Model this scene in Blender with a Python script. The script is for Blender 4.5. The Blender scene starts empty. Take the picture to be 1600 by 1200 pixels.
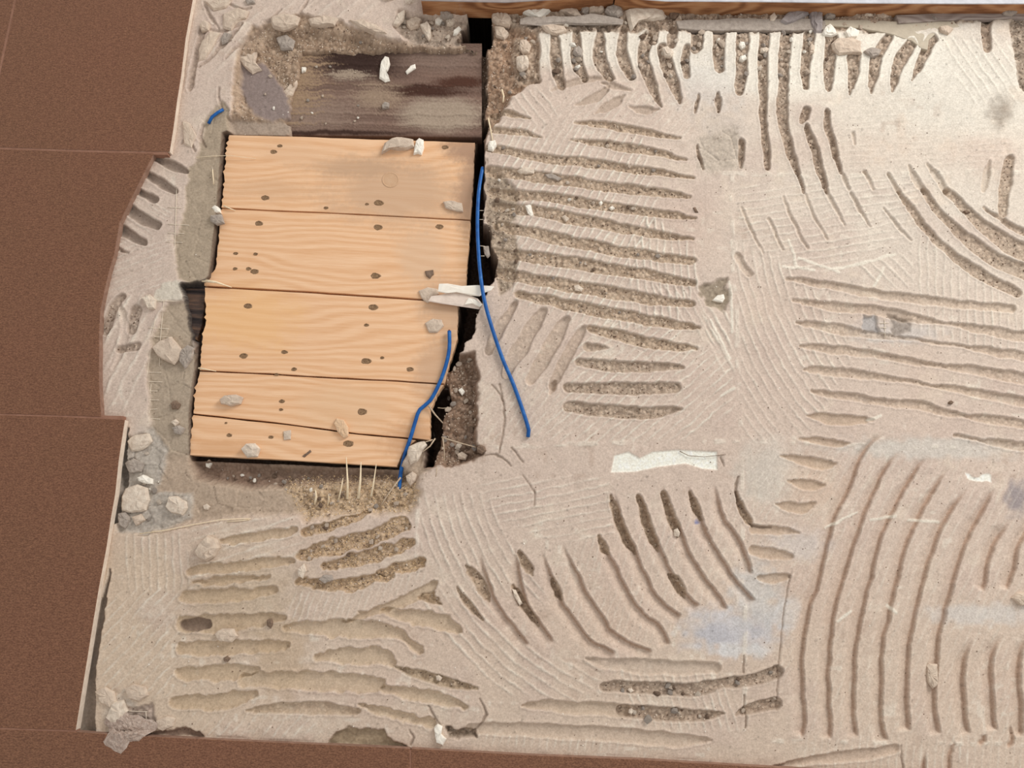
import bpy, bmesh, math, random
import numpy as np
from mathutils import Vector, Matrix

# ------------------------------------------------------------------ camera
# 1 px at the middle of the 1600x1200 frame is 1/1155 m on the floor plane
F, CX, CY = 1155.0, 800.0, 600.0
TILT, ROLL, DIST = math.radians(12.4), math.radians(2.4), 1.0
sc = bpy.context.scene
COL = sc.collection
cam_d = bpy.data.cameras.new('camera'); cam_o = bpy.data.objects.new('camera', cam_d); COL.objects.link(cam_o)
cam_d.sensor_width = 36.0; cam_d.lens = F / 1600 * 36.0; cam_d.clip_start = 0.02
_R = (Matrix.Rotation(TILT, 3, 'X') @ Matrix.Rotation(ROLL, 3, 'Z'))
cam_loc = Vector((0, -math.sin(TILT) * DIST, math.cos(TILT) * DIST))
cam_o.matrix_world = Matrix.Translation(cam_loc) @ _R.to_4x4()
sc.camera = cam_o
sc.view_settings.view_transform = 'Standard'; sc.view_settings.look = 'None'
sc.view_settings.gamma = 1.0; sc.view_settings.use_curve_mapping = False
sc.view_settings.exposure = -0.12

# ------------------------------------------------------------------ world and lights
w = bpy.data.worlds.new('room_light'); sc.world = w; w.use_nodes = True
bg = w.node_tree.nodes['Background']
bg.inputs[0].default_value = (1.0, 0.975, 0.95, 1); bg.inputs[1].default_value = 0.74

def area(name, loc, target, sx, sy, power, color):
    l = bpy.data.lights.new(name, 'AREA'); l.shape = 'RECTANGLE'; l.size = sx; l.size_y = sy
    l.energy = power; l.color = color
    o = bpy.data.objects.new(name, l); COL.objects.link(o); o.location = loc
    o.rotation_euler = (Vector(target) - Vector(loc)).to_track_quat('-Z', 'Y').to_euler()
    return o
area('window_daylight', (1.75, 1.75, 1.35), (0.1, 0.0, 0), 1.0, 1.1, 62, (1.0, 0.98, 0.95))

# ------------------------------------------------------------------ helpers: pixels, noise, colour
_Rn = np.array(_R)
_C = np.array(cam_loc)
def P(px, py, z=0.0):
    d = _Rn @ np.array([(px - CX) / F, -(py - CY) / F, -1.0])
    t = (z - _C[2]) / d[2]
    return _C + d * t
def PV(px, py, z=0.0): return Vector(P(px, py, z))
def to_px(X, Y, Z=0.0):
    v0, v1, v2 = X - _C[0], Y - _C[1], Z - _C[2]
    a = _Rn[0, 0] * v0 + _Rn[1, 0] * v1 + _Rn[2, 0] * v2
    b = _Rn[0, 1] * v0 + _Rn[1, 1] * v1 + _Rn[2, 1] * v2
    c = _Rn[0, 2] * v0 + _Rn[1, 2] * v1 + _Rn[2, 2] * v2
    return CX + F * a / (-c), CY - F * b / (-c)
PXM = 1 / F     # metres per pixel at the middle of the picture

def lin(c):
    return tuple(((v / 255) / 12.92 if v / 255 <= 0.04045 else ((v / 255 + 0.055) / 1.055) ** 2.4) for v in c)
def linn(c): return np.array(lin(c))

rng = np.random.default_rng(7)
random.seed(7)

# the grid that carries every height of the stripped floor
CELL = 0.00116
XMIN, XMAX, YMIN, YMAX = -0.665, 0.775, -0.555, 0.665
NX = int((XMAX - XMIN) / CELL) + 1; NY = int((YMAX - YMIN) / CELL) + 1
gx = XMIN + np.arange(NX) * CELL; gy = YMIN + np.arange(NY) * CELL
GX, GY = np.meshgrid(gx, gy)
PX, PY = to_px(GX, GY, 0.0)
PX = PX.astype(np.float32); PY = PY.astype(np.float32)

def vnoise(scale_px, seed, shape=None):
    r = np.random.default_rng(seed)
    u = PX / scale_px + 50; v = PY / scale_px + 50
    iu = np.floor(u).astype(np.int32); iv = np.floor(v).astype(np.int32)
    fu = u - iu; fv = v - iv
    fu = fu * fu * (3 - 2 * fu); fv = fv * fv * (3 - 2 * fv)
    n = 1024
    T = r.random((n, n), dtype=np.float32) * 2 - 1
    iu %= n; iv %= n
    i1 = (iu + 1) % n; j1 = (iv + 1) % n
    return (T[iv, iu] * (1 - fu) + T[iv, i1] * fu) * (1 - fv) + (T[j1, iu] * (1 - fu) + T[j1, i1] * fu) * fv

def worley(scale_px, seed):
    r = np.random.default_rng(seed); n = 512
    jx = r.random((n, n), dtype=np.float32); jy = r.random((n, n), dtype=np.float32); ID = r.random((n, n), dtype=np.float32)
    u = PX / scale_px + 40; v = PY / scale_px + 40
    iu = np.floor(u).astype(np.int32); iv = np.floor(v).astype(np.int32)
    best = np.full(u.shape, 9.0, np.float32); sec = best.copy(); idd = np.zeros(u.shape, np.float32)
    for dy in (-1, 0, 1):
        for dx in (-1, 0, 1):
            a = (iu + dx) % n; b = (iv + dy) % n
            d = (iu + dx + jx[b, a] - u) ** 2 + (iv + dy + jy[b, a] - v) ** 2
            m = d < best
            sec = np.where(m, best, np.minimum(sec, d))
            idd = np.where(m, ID[b, a], idd); best = np.where(m, d, best)
    return np.sqrt(best), np.sqrt(sec), idd

def ss(a, b, x):
    t = np.clip((x - a) / (b - a), 0, 1); return t * t * (3 - 2 * t)

N60, N25, N10, N5, N3 = vnoise(60, 1), vnoise(25, 2), vnoise(10, 3), vnoise(5, 4), vnoise(2.6, 5)
WX = PX + 1.6 * vnoise(22, 11) + 0.9 * vnoise(7, 12)
WY = PY + 1.6 * vnoise(22, 13) + 0.9 * vnoise(7, 14)
RX = PX + 3.2 * vnoise(14, 15) + 1.6 * vnoise(5, 16)      # ragged outlines
RY = PY + 3.2 * vnoise(14, 17) + 1.6 * vnoise(5, 18)

def window(xs, ys, pad):
    c = [P(x, y) for x in (min(xs) - pad, max(xs) + pad) for y in (min(ys) - pad, max(ys) + pad)]
    x0 = int((min(p[0] for p in c) - XMIN) / CELL); x1 = int((max(p[0] for p in c) - XMIN) / CELL) + 2
    y0 = int((min(p[1] for p in c) - YMIN) / CELL); y1 = int((max(p[1] for p in c) - YMIN) / CELL) + 2
    return slice(max(0, y0), max(0, min(NY, y1))), slice(max(0, x0), max(0, min(NX, x1)))

def smooth_path(pts, ws, step=5.0):
    pts = [np.array(p, float) for p in pts]
    if len(pts) < 3:
        pp = [pts[0], pts[-1]]; return np.array(pp), np.array([ws[0], ws[-1]], float)
    out, wo = [], []
    n = len(pts)
    for i in range(n - 1):
        p0 = pts[max(i - 1, 0)]; p1 = pts[i]; p2 = pts[i + 1]; p3 = pts[min(i + 2, n - 1)]
        k = max(1, int(np.linalg.norm(p2 - p1) / step / 2))
        for j in range(k):
            t = j / k
            out.append(0.5 * (2 * p1 + (p2 - p0) * t + (2 * p0 - 5 * p1 + 4 * p2 - p3) * t * t + (3 * p1 - p0 - 3 * p2 + p3) * t ** 3))
            wo.append(ws[i] * (1 - t) + ws[i + 1] * t)
    out.append(pts[-1]); wo.append(ws[-1])
    return np.array(out), np.array(wo, float)

def stroke_field(pts, ws, ragged=False, pad=0, side=False):
    """window, q = distance / half width, s = 0..1 along"""
    p, wd = smooth_path(pts, ws)
    sl = window(p[:, 0], p[:, 1], max(ws) * 1.2 + 8 + pad); cr = np.zeros(PX[sl].shape, np.float32)
    X = (RX if ragged else WX)[sl]; Y = (RY if ragged else WY)[sl]
    best = np.full(X.shape, 1e9, np.float32); wq = np.ones(X.shape, np.float32); sq = np.zeros(X.shape, np.float32)
    n = len(p) - 1
    for i in range(n):
        ax, ay = p[i]; bx, by = p[i + 1]; dx, dy = bx - ax, by - ay; L = dx * dx + dy * dy + 1e-6
        t = np.clip(((X - ax) * dx + (Y - ay) * dy) / L, 0, 1)
        d = np.hypot(X - ax - t * dx, Y - ay - t * dy); ww = (wd[i] * (1 - t) + wd[i + 1] * t) / 2
        m = d - ww < best
        if side: cr = np.where(m, dx * (Y - ay) - dy * (X - ax), cr)
        best = np.where(m, d - ww, best); wq = np.where(m, ww, wq); sq = np.where(m, (i + t) / n, sq)
    if side: return sl, best, wq, sq, cr
    return sl, best, wq, sq      # best = signed distance to the stroke's rim in px

def poly_sd(pts, ragged=True, pad=30):
    """signed distance (px, negative inside) to a polygon"""
    xs = [p[0] for p in pts]; ys = [p[1] for p in pts]
    sl = window(xs, ys, pad)
    X = (RX if ragged else PX)[sl]; Y = (RY if ragged else PY)[sl]
    best = np.full(X.shape, 1e9, np.float32); ins = np.zeros(X.shape, bool)
    n = len(pts)
    for i in range(n):
        ax, ay = pts[i]; bx, by = pts[(i + 1) % n]; dx, dy = bx - ax, by - ay; L = dx * dx + dy * dy + 1e-6
        t = np.clip(((X - ax) * dx + (Y - ay) * dy) / L, 0, 1)
        best = np.minimum(best, np.hypot(X - ax - t * dx, Y - ay - t * dy))
        c = ((ay > Y) != (by > Y)) & (X < dx * (Y - ay) / (dy if abs(dy) > 1e-9 else 1e-9) + ax)
        ins ^= c
    return sl, np.where(ins, -best, best)

# ------------------------------------------------------------------ the height, debris and colour maps
MM = 0.001
H = (0.8 * N60 + 0.5 * N25 + .12 * N10) * MM + 0.07 * MM * N5
GM = np.zeros(H.shape, np.float32)          # groove mask
DB = np.zeros(H.shape, np.float32)          # crushed debris mask
SC = np.zeros(H.shape, np.float32)          # bare screed mask
RUF = np.zeros(H.shape, np.float32)         # roughness of broken mortar

# base mortar colour
MORT = linn((215, 196, 181))
CR = np.empty(H.shape + (3,), np.float32); CR[:] = MORT
def tint(mask, col, amount=1.0, sl=None):
    c = np.array(lin(col), np.float32)
    m = (mask * amount)[..., None]
    if sl is None: CR[:] = CR * (1 - m) + c * m
    else: CR[sl] = CR[sl] * (1 - m) + c * m
tint(ss(900, 1500, PX) * ss(700, 100, PY), (227, 220, 206), 0.9)         # paler cream towards the threshold
tint(ss(600, 200, PX) * ss(600, 900, PY), (212, 190, 165), 0.7)
tint(ss(700, 1100, PY), (214, 194, 172), 0.5)
tint(ss(0.0, 0.9, N60 + 0.4 * N25), (205, 184, 171), 0.4)
tint(ss(0.35, 1.0, vnoise(38, 31) + 0.5 * N10), (224, 208, 190), 0.5)
def blob(x, y, rx, ry, col, amount, power=1.0):
    sl = window([x - rx * 1.3, x + rx * 1.3], [y - ry * 1.3, y + ry * 1.3], 4)
    d = np.hypot((RX[sl] - x) / rx, (RY[sl] - y) / ry) + 0.25 * N10[sl]
    tint(ss(1.15, 0.35, d) ** power, col, amount, sl)
tint(ss(.45, .8, vnoise(9, 41)) * ss(.0, .6, vnoise(70, 42)), (236, 226, 210), .5)
tint(ss(.4, .9, vnoise(12, 43)) * ss(.1, .7, vnoise(90, 44)), (184, 160, 142), .4)
tint(ss(.3, 1, vnoise(120, 45)), (212, 186, 168), .28)
# dusty stains that the floor carries
blob(1140, 985, 90, 44, (208, 206, 208), 0.85); blob(1120, 990, 40, 20, (186, 186, 194), 0.5)
blob(1160, 1016, 60, 12, (226, 226, 224), 0.6); blob(1180, 985, 14, 12, (174, 172, 180), 0.5)
# chalk-white heads of the ridges under the threshold
sl, sd = poly_sd([(838, 46), (1000, 40), (1300, 44), (1480, 60), (1480, 120), (1200, 150), (1010, 108), (840, 96)], True)
tint(ss(22, -16, sd), (240, 234, 220), .75, sl)
blob(1200, 740, 60, 62, (214, 208, 196), 0.6); blob(1450, 700, 170, 22, (214, 211, 202), 0.6)
blob(1250, 850, 60, 30, (214, 208, 204), 0.5)
blob(1180, 930, 46, 60, (208, 206, 202), 0.7)
blob(1270, 760, 60, 50, (216, 190, 168), 0.5)
blob(1400, 520, 80, 22, (200, 198, 196), 0.5)
blob(1530, 960, 110, 20, (216, 214, 210), 0.55); blob(1230, 960, 24, 30, (222, 222, 220), 0.5)
blob(1110, 130, 70, 60, (216, 212, 206), 0.45); blob(1130, 210, 40, 60, (204, 194, 184), 0.4)
blob(1588, 780, 24, 34, (150, 142, 146), 0.8)
blob(1562, 172, 24, 34, (150, 136, 122), 0.85)
blob(380, 930, 120, 80, (190, 170, 142), 0.4); blob(440, 1030, 50, 70, (186, 160, 128), 0.45)
blob(240, 700, 50, 50, (200, 190, 180), 0.6); blob(222, 725, 20, 24, (184, 186, 198), 0.4)
blob(1090, 818, 7, 6, (96, 118, 176), 0.9)
blob(190, 1110, 30, 26, (214, 206, 196), 0.6)
blob(1500, 120, 120, 90, (222, 216, 204), 0.5)

# ---- broad levels --------------------------------------------------
def level(pts, z, feather=3.0, db=0.0, sc_=0.0, ruf=0.0, ragged=True, col=None, amt=1.0, mode='set'):
    sl, sd = poly_sd(pts, ragged, pad=int(feather * 2 + 14))
    m = ss(feather, -feather, sd)
    if mode == 'set': H[sl] = H[sl] * (1 - m) + (z * MM + 0.35 * MM * N25[sl]) * m
    GM[sl] = np.maximum(GM[sl], m)
    DB[sl] = DB[sl] * (1 - m) + db * m; SC[sl] = SC[sl] * (1 - m) + sc_ * m
    RUF[sl] = RUF[sl] * (1 - m) + ruf * m
    if col: tint(m, col, amt, sl)

GREY = (168, 156, 140)
# strip of cast grey screed left of the boards
level([(348, 158), (358, 172), (350, 300), (338, 380), (332, 437), (300, 443), (276, 436), (272, 372), (288, 325), (292, 270), (312, 235), (318, 190)], -3, 2.5, 0, 1, .35, col=(180, 163, 142))
level([(262, 476), (290, 470), (298, 520), (304, 560), (304, 640), (298, 720), (262, 735), (238, 700), (232, 640), (228, 590), (238, 520)], -5, 3, 0, 1, .5, col=(184, 167, 147))
# dusty trough along the bottom of the boards
level([(205, 705), (295, 712), (640, 728), (662, 700), (668, 735), (640, 770), (590, 790), (470, 800), (330, 812), (215, 832), (186, 820), (190, 760)], -9, 8, .15, .8, .5, col=(188, 168, 148))
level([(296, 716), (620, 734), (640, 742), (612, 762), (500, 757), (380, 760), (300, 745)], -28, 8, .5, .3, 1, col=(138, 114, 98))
level([(440, 756), (640, 748), (655, 770), (640, 800), (560, 800), (480, 810)], -14, 12, 1, 0, 1, col=(198, 174, 144))
# broken edge of the mortar on the left
level([(188, 690), (236, 668), (260, 700), (240, 770), (300, 770), (295, 810), (230, 835), (182, 832)], -7, 4, .35, .4, .9, col=(190, 182, 172))
# the pit round the old dark timber
level([(395, 40), (470, 22), (560, 40), (610, 62), (760, 62), (757, 214), (356, 214), (362, 170), (366, 90)], -6, 3, .55, .2, 1, col=(184, 160, 138))
level([(410, 60), (440, 40), (560, 52), (600, 70), (750, 68), (757, 214), (380, 214), (372, 190), (374, 100)], -15, 6, .8, .1, 1, col=(166, 142, 120))
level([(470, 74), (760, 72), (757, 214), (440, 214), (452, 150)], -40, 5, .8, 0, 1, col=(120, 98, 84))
level([(374, 84), (410, 92), (440, 130), (452, 176), (420, 184), (392, 172), (372, 130)], -13, 4, 0, .8, .15, col=(150, 134, 128))
level([(352, 180), (452, 184), (450, 205), (358, 210)], -15, 4, .1, .7, .3, col=(176, 158, 142))
level([(625, 18), (732, 24), (728, 66), (640, 66), (618, 44)], -14, 6, .6, .3, 1, col=(180, 164, 150))
# loose brown soil between the gap and the ridged mortar
level([(768, 24), (838, 46), (842, 118), (800, 150), (778, 188), (758, 212), (752, 160), (754, 66)], -13, 4, 1, 0, 1, col=(168, 138, 114))
level([(800, 60), (838, 60), (842, 128), (806, 130)], -8, 4, 1, 0, 1, col=(168, 148, 130))
# rubble under the timber of the threshold
level([(790, 16), (1600, 0), (1600, 26), (1480, 40), (1400, 48), (1300, 50), (1050, 48), (830, 50), (800, 40)], -5, 4, .9, 0, 1, col=(172, 154, 138))
level([(1578, 20), (1720, -20), (1720, 130), (1606, 150), (1592, 130), (1582, 80)], -5, 4, .8, .2, 1, col=(158, 144, 130))
# crumbly left margin of the ridged field and open patches in it
level([(758, 262), (782, 268), (808, 300), (812, 330), (800, 352), (812, 395), (806, 430), (800, 448), (780, 460), (770, 420), (760, 330), (758, 250)], -3.5, 4, .75, 0, .8, col=(176, 160, 142))
level([(1090, 448), (1134, 436), (1140, 462), (1128, 486), (1104, 474)], -5, 3, .3, .6, .6, col=(166, 152, 134))
level([(1090, 216), (1150, 200), (1160, 262), (1120, 272), (1090, 262)], -1.5, 8, .25, .1, .8, col=(196, 184, 170))
level([(512, 1166), (518, 1150), (545, 1138), (600, 1139), (606, 1152), (640, 1170)], -7, 2.5, .1, .8, .4, col=(178, 158, 132))
level([(694, 1137), (742, 1140), (744, 1152), (700, 1152)], -7, 2.5, .9, 0, 1, col=(150, 134, 118))
level([(652, 933), (676, 922), (691, 946), (676, 944)], -6, 2, .7, .2, .6, col=(170, 146, 118))
level([(955, 738), (960, 712), (982, 706), (1000, 716), (1020, 706), (1060, 703), (1120, 706), (1121, 734), (1098, 732), (1072, 724), (1030, 729), (992, 737)], -1.6, 1.6, 0, 0, 0, ragged=False, col=(252, 249, 236))
level([(1510, 738), (1522, 745), (1549, 741), (1548, 752), (1530, 754), (1514, 749)], -1.0, 1.6, 0, 0, 0, col=(252, 250, 238))
level([(256, 440), (284, 441), (284, 470), (262, 472), (240, 470), (246, 452)], 1.0, 2, 0, 0, .3, col=(220, 210, 194))
level([(1348, 494), (1372, 492), (1372, 520), (1346, 520)], -3, 2, 0, .5, .2, col=(186, 180, 176))
level([(1388, 490), (1422, 498), (1424, 520), (1396, 526)], -3, 3, .3, .5, .4, col=(170, 160, 152))
for q in ([(206, 1150), (250, 1150), (300, 1152), (318, 1152), (310, 1144), (290, 1140), (256, 1142)],):
    level(q, -6, 2, .2, .7, .5, col=(150, 126, 110))
level([(196, 1108), (236, 1100), (244, 1130), (228, 1150), (200, 1140)], -4, 4, .5, .3, 1, col=(186, 168, 156))

# ---- grooves left by the notched trowel ------------------------------
D_, C_ = 1.0, 0.0
def groove(fill, depth, ws, *pts, ragged=False, col=None, lip=0.6):
    n = len(pts)
    if not isinstance(ws, (list, tuple)): ws = [ws * .55] + [ws] * (n - 2) + [ws * .55] if n > 2 else [ws, ws]
    elif len(ws) != n:
        ws = list(np.interp(np.linspace(0, 1, n), np.linspace(0, 1, len(ws)), ws))
    sl, sd, wq, s = stroke_field(pts, ws, ragged)
    sd = sd - np.where(wq > 3, 1.5, .3)
    wall = np.minimum(1.9, wq * .6)
    prof = ss(0.7, -wall, sd)
    floor = -depth * MM * (0.82 + 0.18 * ss(0, -1, sd / np.maximum(wq, 1)))
    base = np.minimum(H[sl], .0006)
    h2 = base + floor * np.minimum(1, wq / 3.0)
    deeper = H[sl] > h2
    H[sl] = np.where(deeper, H[sl] * (1 - prof) + h2 * prof, H[sl])
    H[sl] += lip * MM * np.exp(-((sd - 2.2) / 1.5) ** 2) * (1 - GM[sl])
    GM[sl] = np.maximum(GM[sl], prof)
    if fill > 0:
        m = ss(1.0, -1.0, sd + 1.2)
        DB[sl] = np.maximum(DB[sl], m * fill * ss(-1.0, -0.2, N25[sl] + fill * 1.1 - .55))
        tint(ss(1.5, -1, sd) * fill, col or (172, 156, 138), .9, sl)
    elif fill < 0:                               # bare grey floor of the groove
        SC[sl] = np.maximum(SC[sl], ss(1, -1, sd) * .6)
        tint(ss(1, -1, sd), col or (178, 160, 142), .75 * -fill, sl)
    elif col: tint(ss(1, -1, sd), col, .7, sl)

# under the threshold, running away from it
T = (174, 156, 140)
for a in ([15, (866, 52), (869, 88), (872, 112), (878, 136)], [15, (900, 50), (901, 85), (905, 105), (914, 120)],
          [16, (938, 48), (936, 85), (942, 105), (953, 122)], [15, (975, 46), (971, 82), (978, 105), (987, 121)],
          [[15, 17, 15, 9, 3], (1012, 58), (1005, 90), (1015, 125), (1025, 150), (1033, 168)],
          [[12, 12], (1020, 42), (1021, 62)], [[14, 17, 15, 4], (1036, 75), (1042, 100), (1052, 130), (1062, 160)],
          [[12, 12, 9], (1053, 46), (1050, 58), (1049, 70)], [[9, 11, 8], (1074, 74), (1071, 98), (1073, 116)],
          [[16, 15], (1090, 46), (1088, 74)], [[17, 16, 12], (1126, 44), (1123, 75), (1125, 108)],
          [[17, 16, 16, 10], (1162, 40), (1160, 75), (1158, 112), (1155, 142)],
          [[14, 12, 10, 8, 7], (1195, 46), (1193, 100), (1193, 150), (1194, 200), (1199, 262)],
          [[16, 14, 13, 14, 12, 9, 6, 3], (1230, 48), (1225, 88), (1224, 137), (1223, 175), (1228, 213), (1238, 245), (1248, 272), (1256, 300)],
          [[15, 12, 11, 8], (1264, 55), (1260, 95), (1259, 120), (1259, 136)], [[9, 11, 5], (1261, 172), (1258, 182), (1252, 190)],
          [[6, 10, 10, 5], (1260, 196), (1270, 225), (1280, 262), (1292, 299)],
          [[17, 14, 11, 6], (1299, 60), (1296, 95), (1296, 125), (1296, 140)], [[6, 8, 7, 4], (1292, 172), (1294, 200), (1303, 233), (1313, 270)],
          [[19, 14, 3], (1333, 90), (1333, 112), (1328, 146)], [[12, 16, 14, 3], (1388, 58), (1370, 88), (1365, 112), (1361, 145)],
          [[14, 18, 13, 3], (1424, 68), (1410, 90), (1400, 115), (1394, 143)], [[14, 11, 7, 2], (1457, 62), (1444, 85), (1434, 108), (1426, 126)],
          [[14, 12, 9], (1543, 28), (1540, 55), (1542, 76)], [[4, 8, 4], (1121, 146), (1122, 160), (1124, 174)],
          [[8, 8, 3], (1160, 222), (1159, 240), (1158, 262)], [[3, 6, 3], (1092, 148), (1088, 160), (1086, 176)],
          [[3, 6, 2], (1089, 228), (1094, 245), (1100, 264)]):
    groove(D_, 6.0, *a, col=T)
# across the patch beside the blue cable
for a in ([[3, 9, 11, 10, 3], (897, 191), (930, 194), (960, 197), (1010, 207), (1062, 215)], [[9, 9, 3], (768, 175), (800, 178), (828, 185)],
          [[9, 9, 2], (772, 202), (815, 208), (846, 215)], [[2, 9, 13, 11, 3], (890, 219), (930, 223), (970, 229), (1020, 238), (1072, 249)],
          [[11, 13, 13, 12, 4], (765, 231), (850, 246), (925, 255), (1000, 266), (1084, 278)],
          [[16, 18, 16, 14, 5], (765, 266), (862, 279), (925, 288), (1000, 297), (1078, 308)],
          [[14, 15, 16, 14, 5], (768, 300), (850, 308), (912, 318), (987, 328), (1086, 342)],
          [[14, 17, 18, 16, 4], (775, 322), (835, 330), (900, 343), (975, 357), (1082, 375)],
          [[14, 19, 18, 15, 9], (778, 352), (862, 371), (937, 387), (1012, 399), (1083, 408)],
          [[16, 19, 20, 17, 8], (772, 394), (875, 408), (950, 420), (1025, 432), (1084, 443)],
          [[15, 19, 19, 16, 8], (772, 425), (875, 444), (950, 456), (1025, 469), (1082, 475)],
          [[9, 18, 20, 17, 5], (808, 459), (887, 476), (950, 488), (1025, 502), (1092, 512)],
          [[8, 18, 17, 5], (920, 513), (975, 527), (1025, 537), (1088, 545)]):
    a[0] = [q * .84 for q in a[0]]; groove(.92, 4.4, *a, col=(188, 168, 146))
for a in ([[11, 9, 2], (918, 541), (930, 542), (950, 545)], [[10, 15, 13, 5], (905, 566), (960, 572), (1010, 574), (1066, 574)],
          [[12, 17, 17, 11], (888, 605), (950, 607), (1010, 607), (1058, 606)], [[14, 18, 17, 3], (888, 636), (950, 642), (1010, 645), (1064, 639)]):
    groove(.8, 4.6, *a, col=(176, 158, 140))
for a in ([[12, 20, 22, 12], (848, 488), (832, 512), (812, 545), (790, 585)], [[12, 20, 20, 12], (884, 500), (866, 530), (846, 565), (830, 594)],
          [[6, 15, 15, 9], (912, 512), (896, 538), (878, 572), (864, 604)], [[6, 14, 11], (806, 472), (786, 505), (764, 548)],
          [[5, 10, 3], (868, 596), (864, 606), (860, 616)]):
    groove(.35, 5.0, *a, col=(186, 168, 148))
for a in ([[2, 13, 2], (900, 164), (935, 150), (952, 132)], [[2, 12, 12, 2], (932, 176), (948, 166), (962, 160), (976, 150)], [[3, 10, 2], (984, 166), (1010, 174), (1028, 172)],
          [[2, 8, 6, 2], (862, 142), (890, 130), (930, 122), (960, 124)], [[3, 8, 2], (940, 128), (958, 134), (986, 142)]):
    groove(C_, 2.6, *a, col=(186, 166, 148))
# the far right of the middle band
TC = (188, 168, 146)
for a in ([[3, 4, 2], (1200, 342), (1210, 362), (1223, 390)], [[2, 4.5, 3], (1224, 308), (1238, 342), (1262, 389)], [[2, 4, 2], (1259, 302), (1272, 338), (1293, 373)],
          [[5, 5, 2], (1293, 300), (1305, 325), (1319, 352)], [[4, 6, 2], (1329, 302), (1342, 325), (1360, 352)], [[2, 4, 2], (1380, 325), (1400, 350), (1423, 376)],
          [[6, 3], (1351, 270), (1364, 297)], [[6, 4], (1317, 274), (1326, 296)],
          [[3, 9, 5], (1420, 260), (1430, 280), (1442, 299)], [[3, 9, 6], (1450, 257), (1465, 278), (1480, 300)], [[6, 6], (1388, 272), (1404, 300)],
          [[3, 9, 5], (1547, 252), (1541, 275), (1537, 298)], [[9, 8], (1152, 400), (1172, 428)], [[2, 4, 2], (1158, 325), (1172, 356), (1192, 396)],
          [[4, 3], (1332, 208), (1335, 226)]):
    groove(.25, 3.2, *a, col=TC)
for a in ([[5, 8, 9, 12, 15, 13, 9], (1404, 300), (1430, 338), (1465, 378), (1495, 403), (1525, 424), (1555, 441), (1592, 458)],
          [[7, 11, 18, 20, 21], (1442, 299), (1480, 346), (1525, 385), (1565, 410), (1640, 438)],
          [[8, 13, 20, 24, 24], (1480, 299), (1520, 338), (1555, 368), (1600, 394), (1680, 420)],
          [[3, 6, 8, 10], (1538, 324), (1565, 344), (1600, 364), (1680, 392)], [[12, 16, 10], (1577, 250), (1570, 295), (1566, 334)]):
    groove(.7, 4.2, *a, col=(178, 158, 138))
for a in ([[4, 10, 10, 10, 9, 10], (1230, 436), (1300, 446), (1375, 461), (1437, 468), (1512, 477), (1582, 482)],
          [[4, 11, 12, 11, 3, 13, 14], (1240, 470), (1300, 479), (1375, 487), (1432, 498), (1480, 505), (1560, 520), (1690, 540)],
          [[4, 12, 11, 4, 4, 12, 13], (1245, 505), (1300, 513), (1336, 519), (1425, 530), (1500, 541), (1580, 554), (1690, 575)],
          [[4, 12, 7, 6, 6, 14, 14], (1250, 541), (1310, 547), (1380, 556), (1440, 566), (1482, 572), (1560, 585), (1690, 610)],
          [[5, 11, 6, 4, 9, 12], (1258, 577), (1300, 580), (1400, 593), (1450, 602), (1510, 611), (1690, 645)],
          [[5, 9, 9, 12, 8, 5, 11, 13], (1270, 612), (1320, 619), (1385, 630), (1440, 634), (1470, 643), (1510, 650), (1560, 656), (1690, 680)],
          [[5, 4, 9, 10], (1490, 680), (1528, 687), (1570, 693), (1690, 715)]):
    groove(.45, 3.6, *a, col=TC)
for a in ([[3, 15, 12, 3], (1262, 650), (1290, 654), (1330, 657), (1362, 656)], [[2, 9, 10, 2], (1250, 686), (1280, 690), (1305, 693), (1327, 692)],
          [[2, 12, 14, 3], (1220, 712), (1255, 719), (1285, 726), (1306, 724)], [[2, 13, 14, 3], (1232, 750), (1255, 756), (1272, 759), (1288, 758)],
          [[2, 14, 14, 3], (1213, 788), (1235, 792), (1256, 793), (1273, 787)], [[10, 10, 3], (1178, 827), (1215, 830), (1248, 832)],
          [[12, 14, 6], (1178, 860), (1205, 865), (1237, 870)], [[6, 12, 8], (1184, 902), (1206, 905), (1230, 902)]):
    groove(C_, 2.8, *a, col=(196, 172, 148))
# the long sweeps of the lower right (the points follow the steep right-hand wall)
def sweep(dx, width, *pts, depth=4.0, fill=C_, col=(198, 176, 158)):
    n = len(pts)
    sl, sd, wq, sq, cr = stroke_field(pts, [2.0] * n, False, width + 6, True)
    d = sd + 1.0
    L = np.where(cr > 0, d, -d)
    # length along the stroke in px, for the ends
    tot = sum(math.hypot(pts[i + 1][0] - pts[i][0], pts[i + 1][1] - pts[i][1]) for i in range(n - 1))
    e = ss(0, min(.3, 45 / tot), sq) * ss(1.0, 1 - min(.2, 12 / tot), sq)
    W = width * (.35 + .65 * ss(0, .25, sq)) * (1 + .12 * N25[sl])
    body = np.where(L >= 0, ss(W, W * .25, L) * (.72 + .28 * ss(W * .6, 0, L)), ss(-2.4, -.1, L))
    inn = ss(width * 1.05, width * .75, d)
    dep = depth * MM * e * body
    H[sl] -= dep * (1 - .85 * (GM[sl] > .5))
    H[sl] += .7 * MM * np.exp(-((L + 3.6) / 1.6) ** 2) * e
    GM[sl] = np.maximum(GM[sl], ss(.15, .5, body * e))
    tint(ss(3.4, 0.4, np.abs(L - .6)) * e * (d < 6), (170, 132, 106), .7, sl)  # shadow line of the steep wall, painted into the colour
    tint(np.clip(body, 0, 1) * e * (L > 0) * inn, (202, 178, 158), .35, sl)  # shading of the valley, put into the mortar colour
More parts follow.
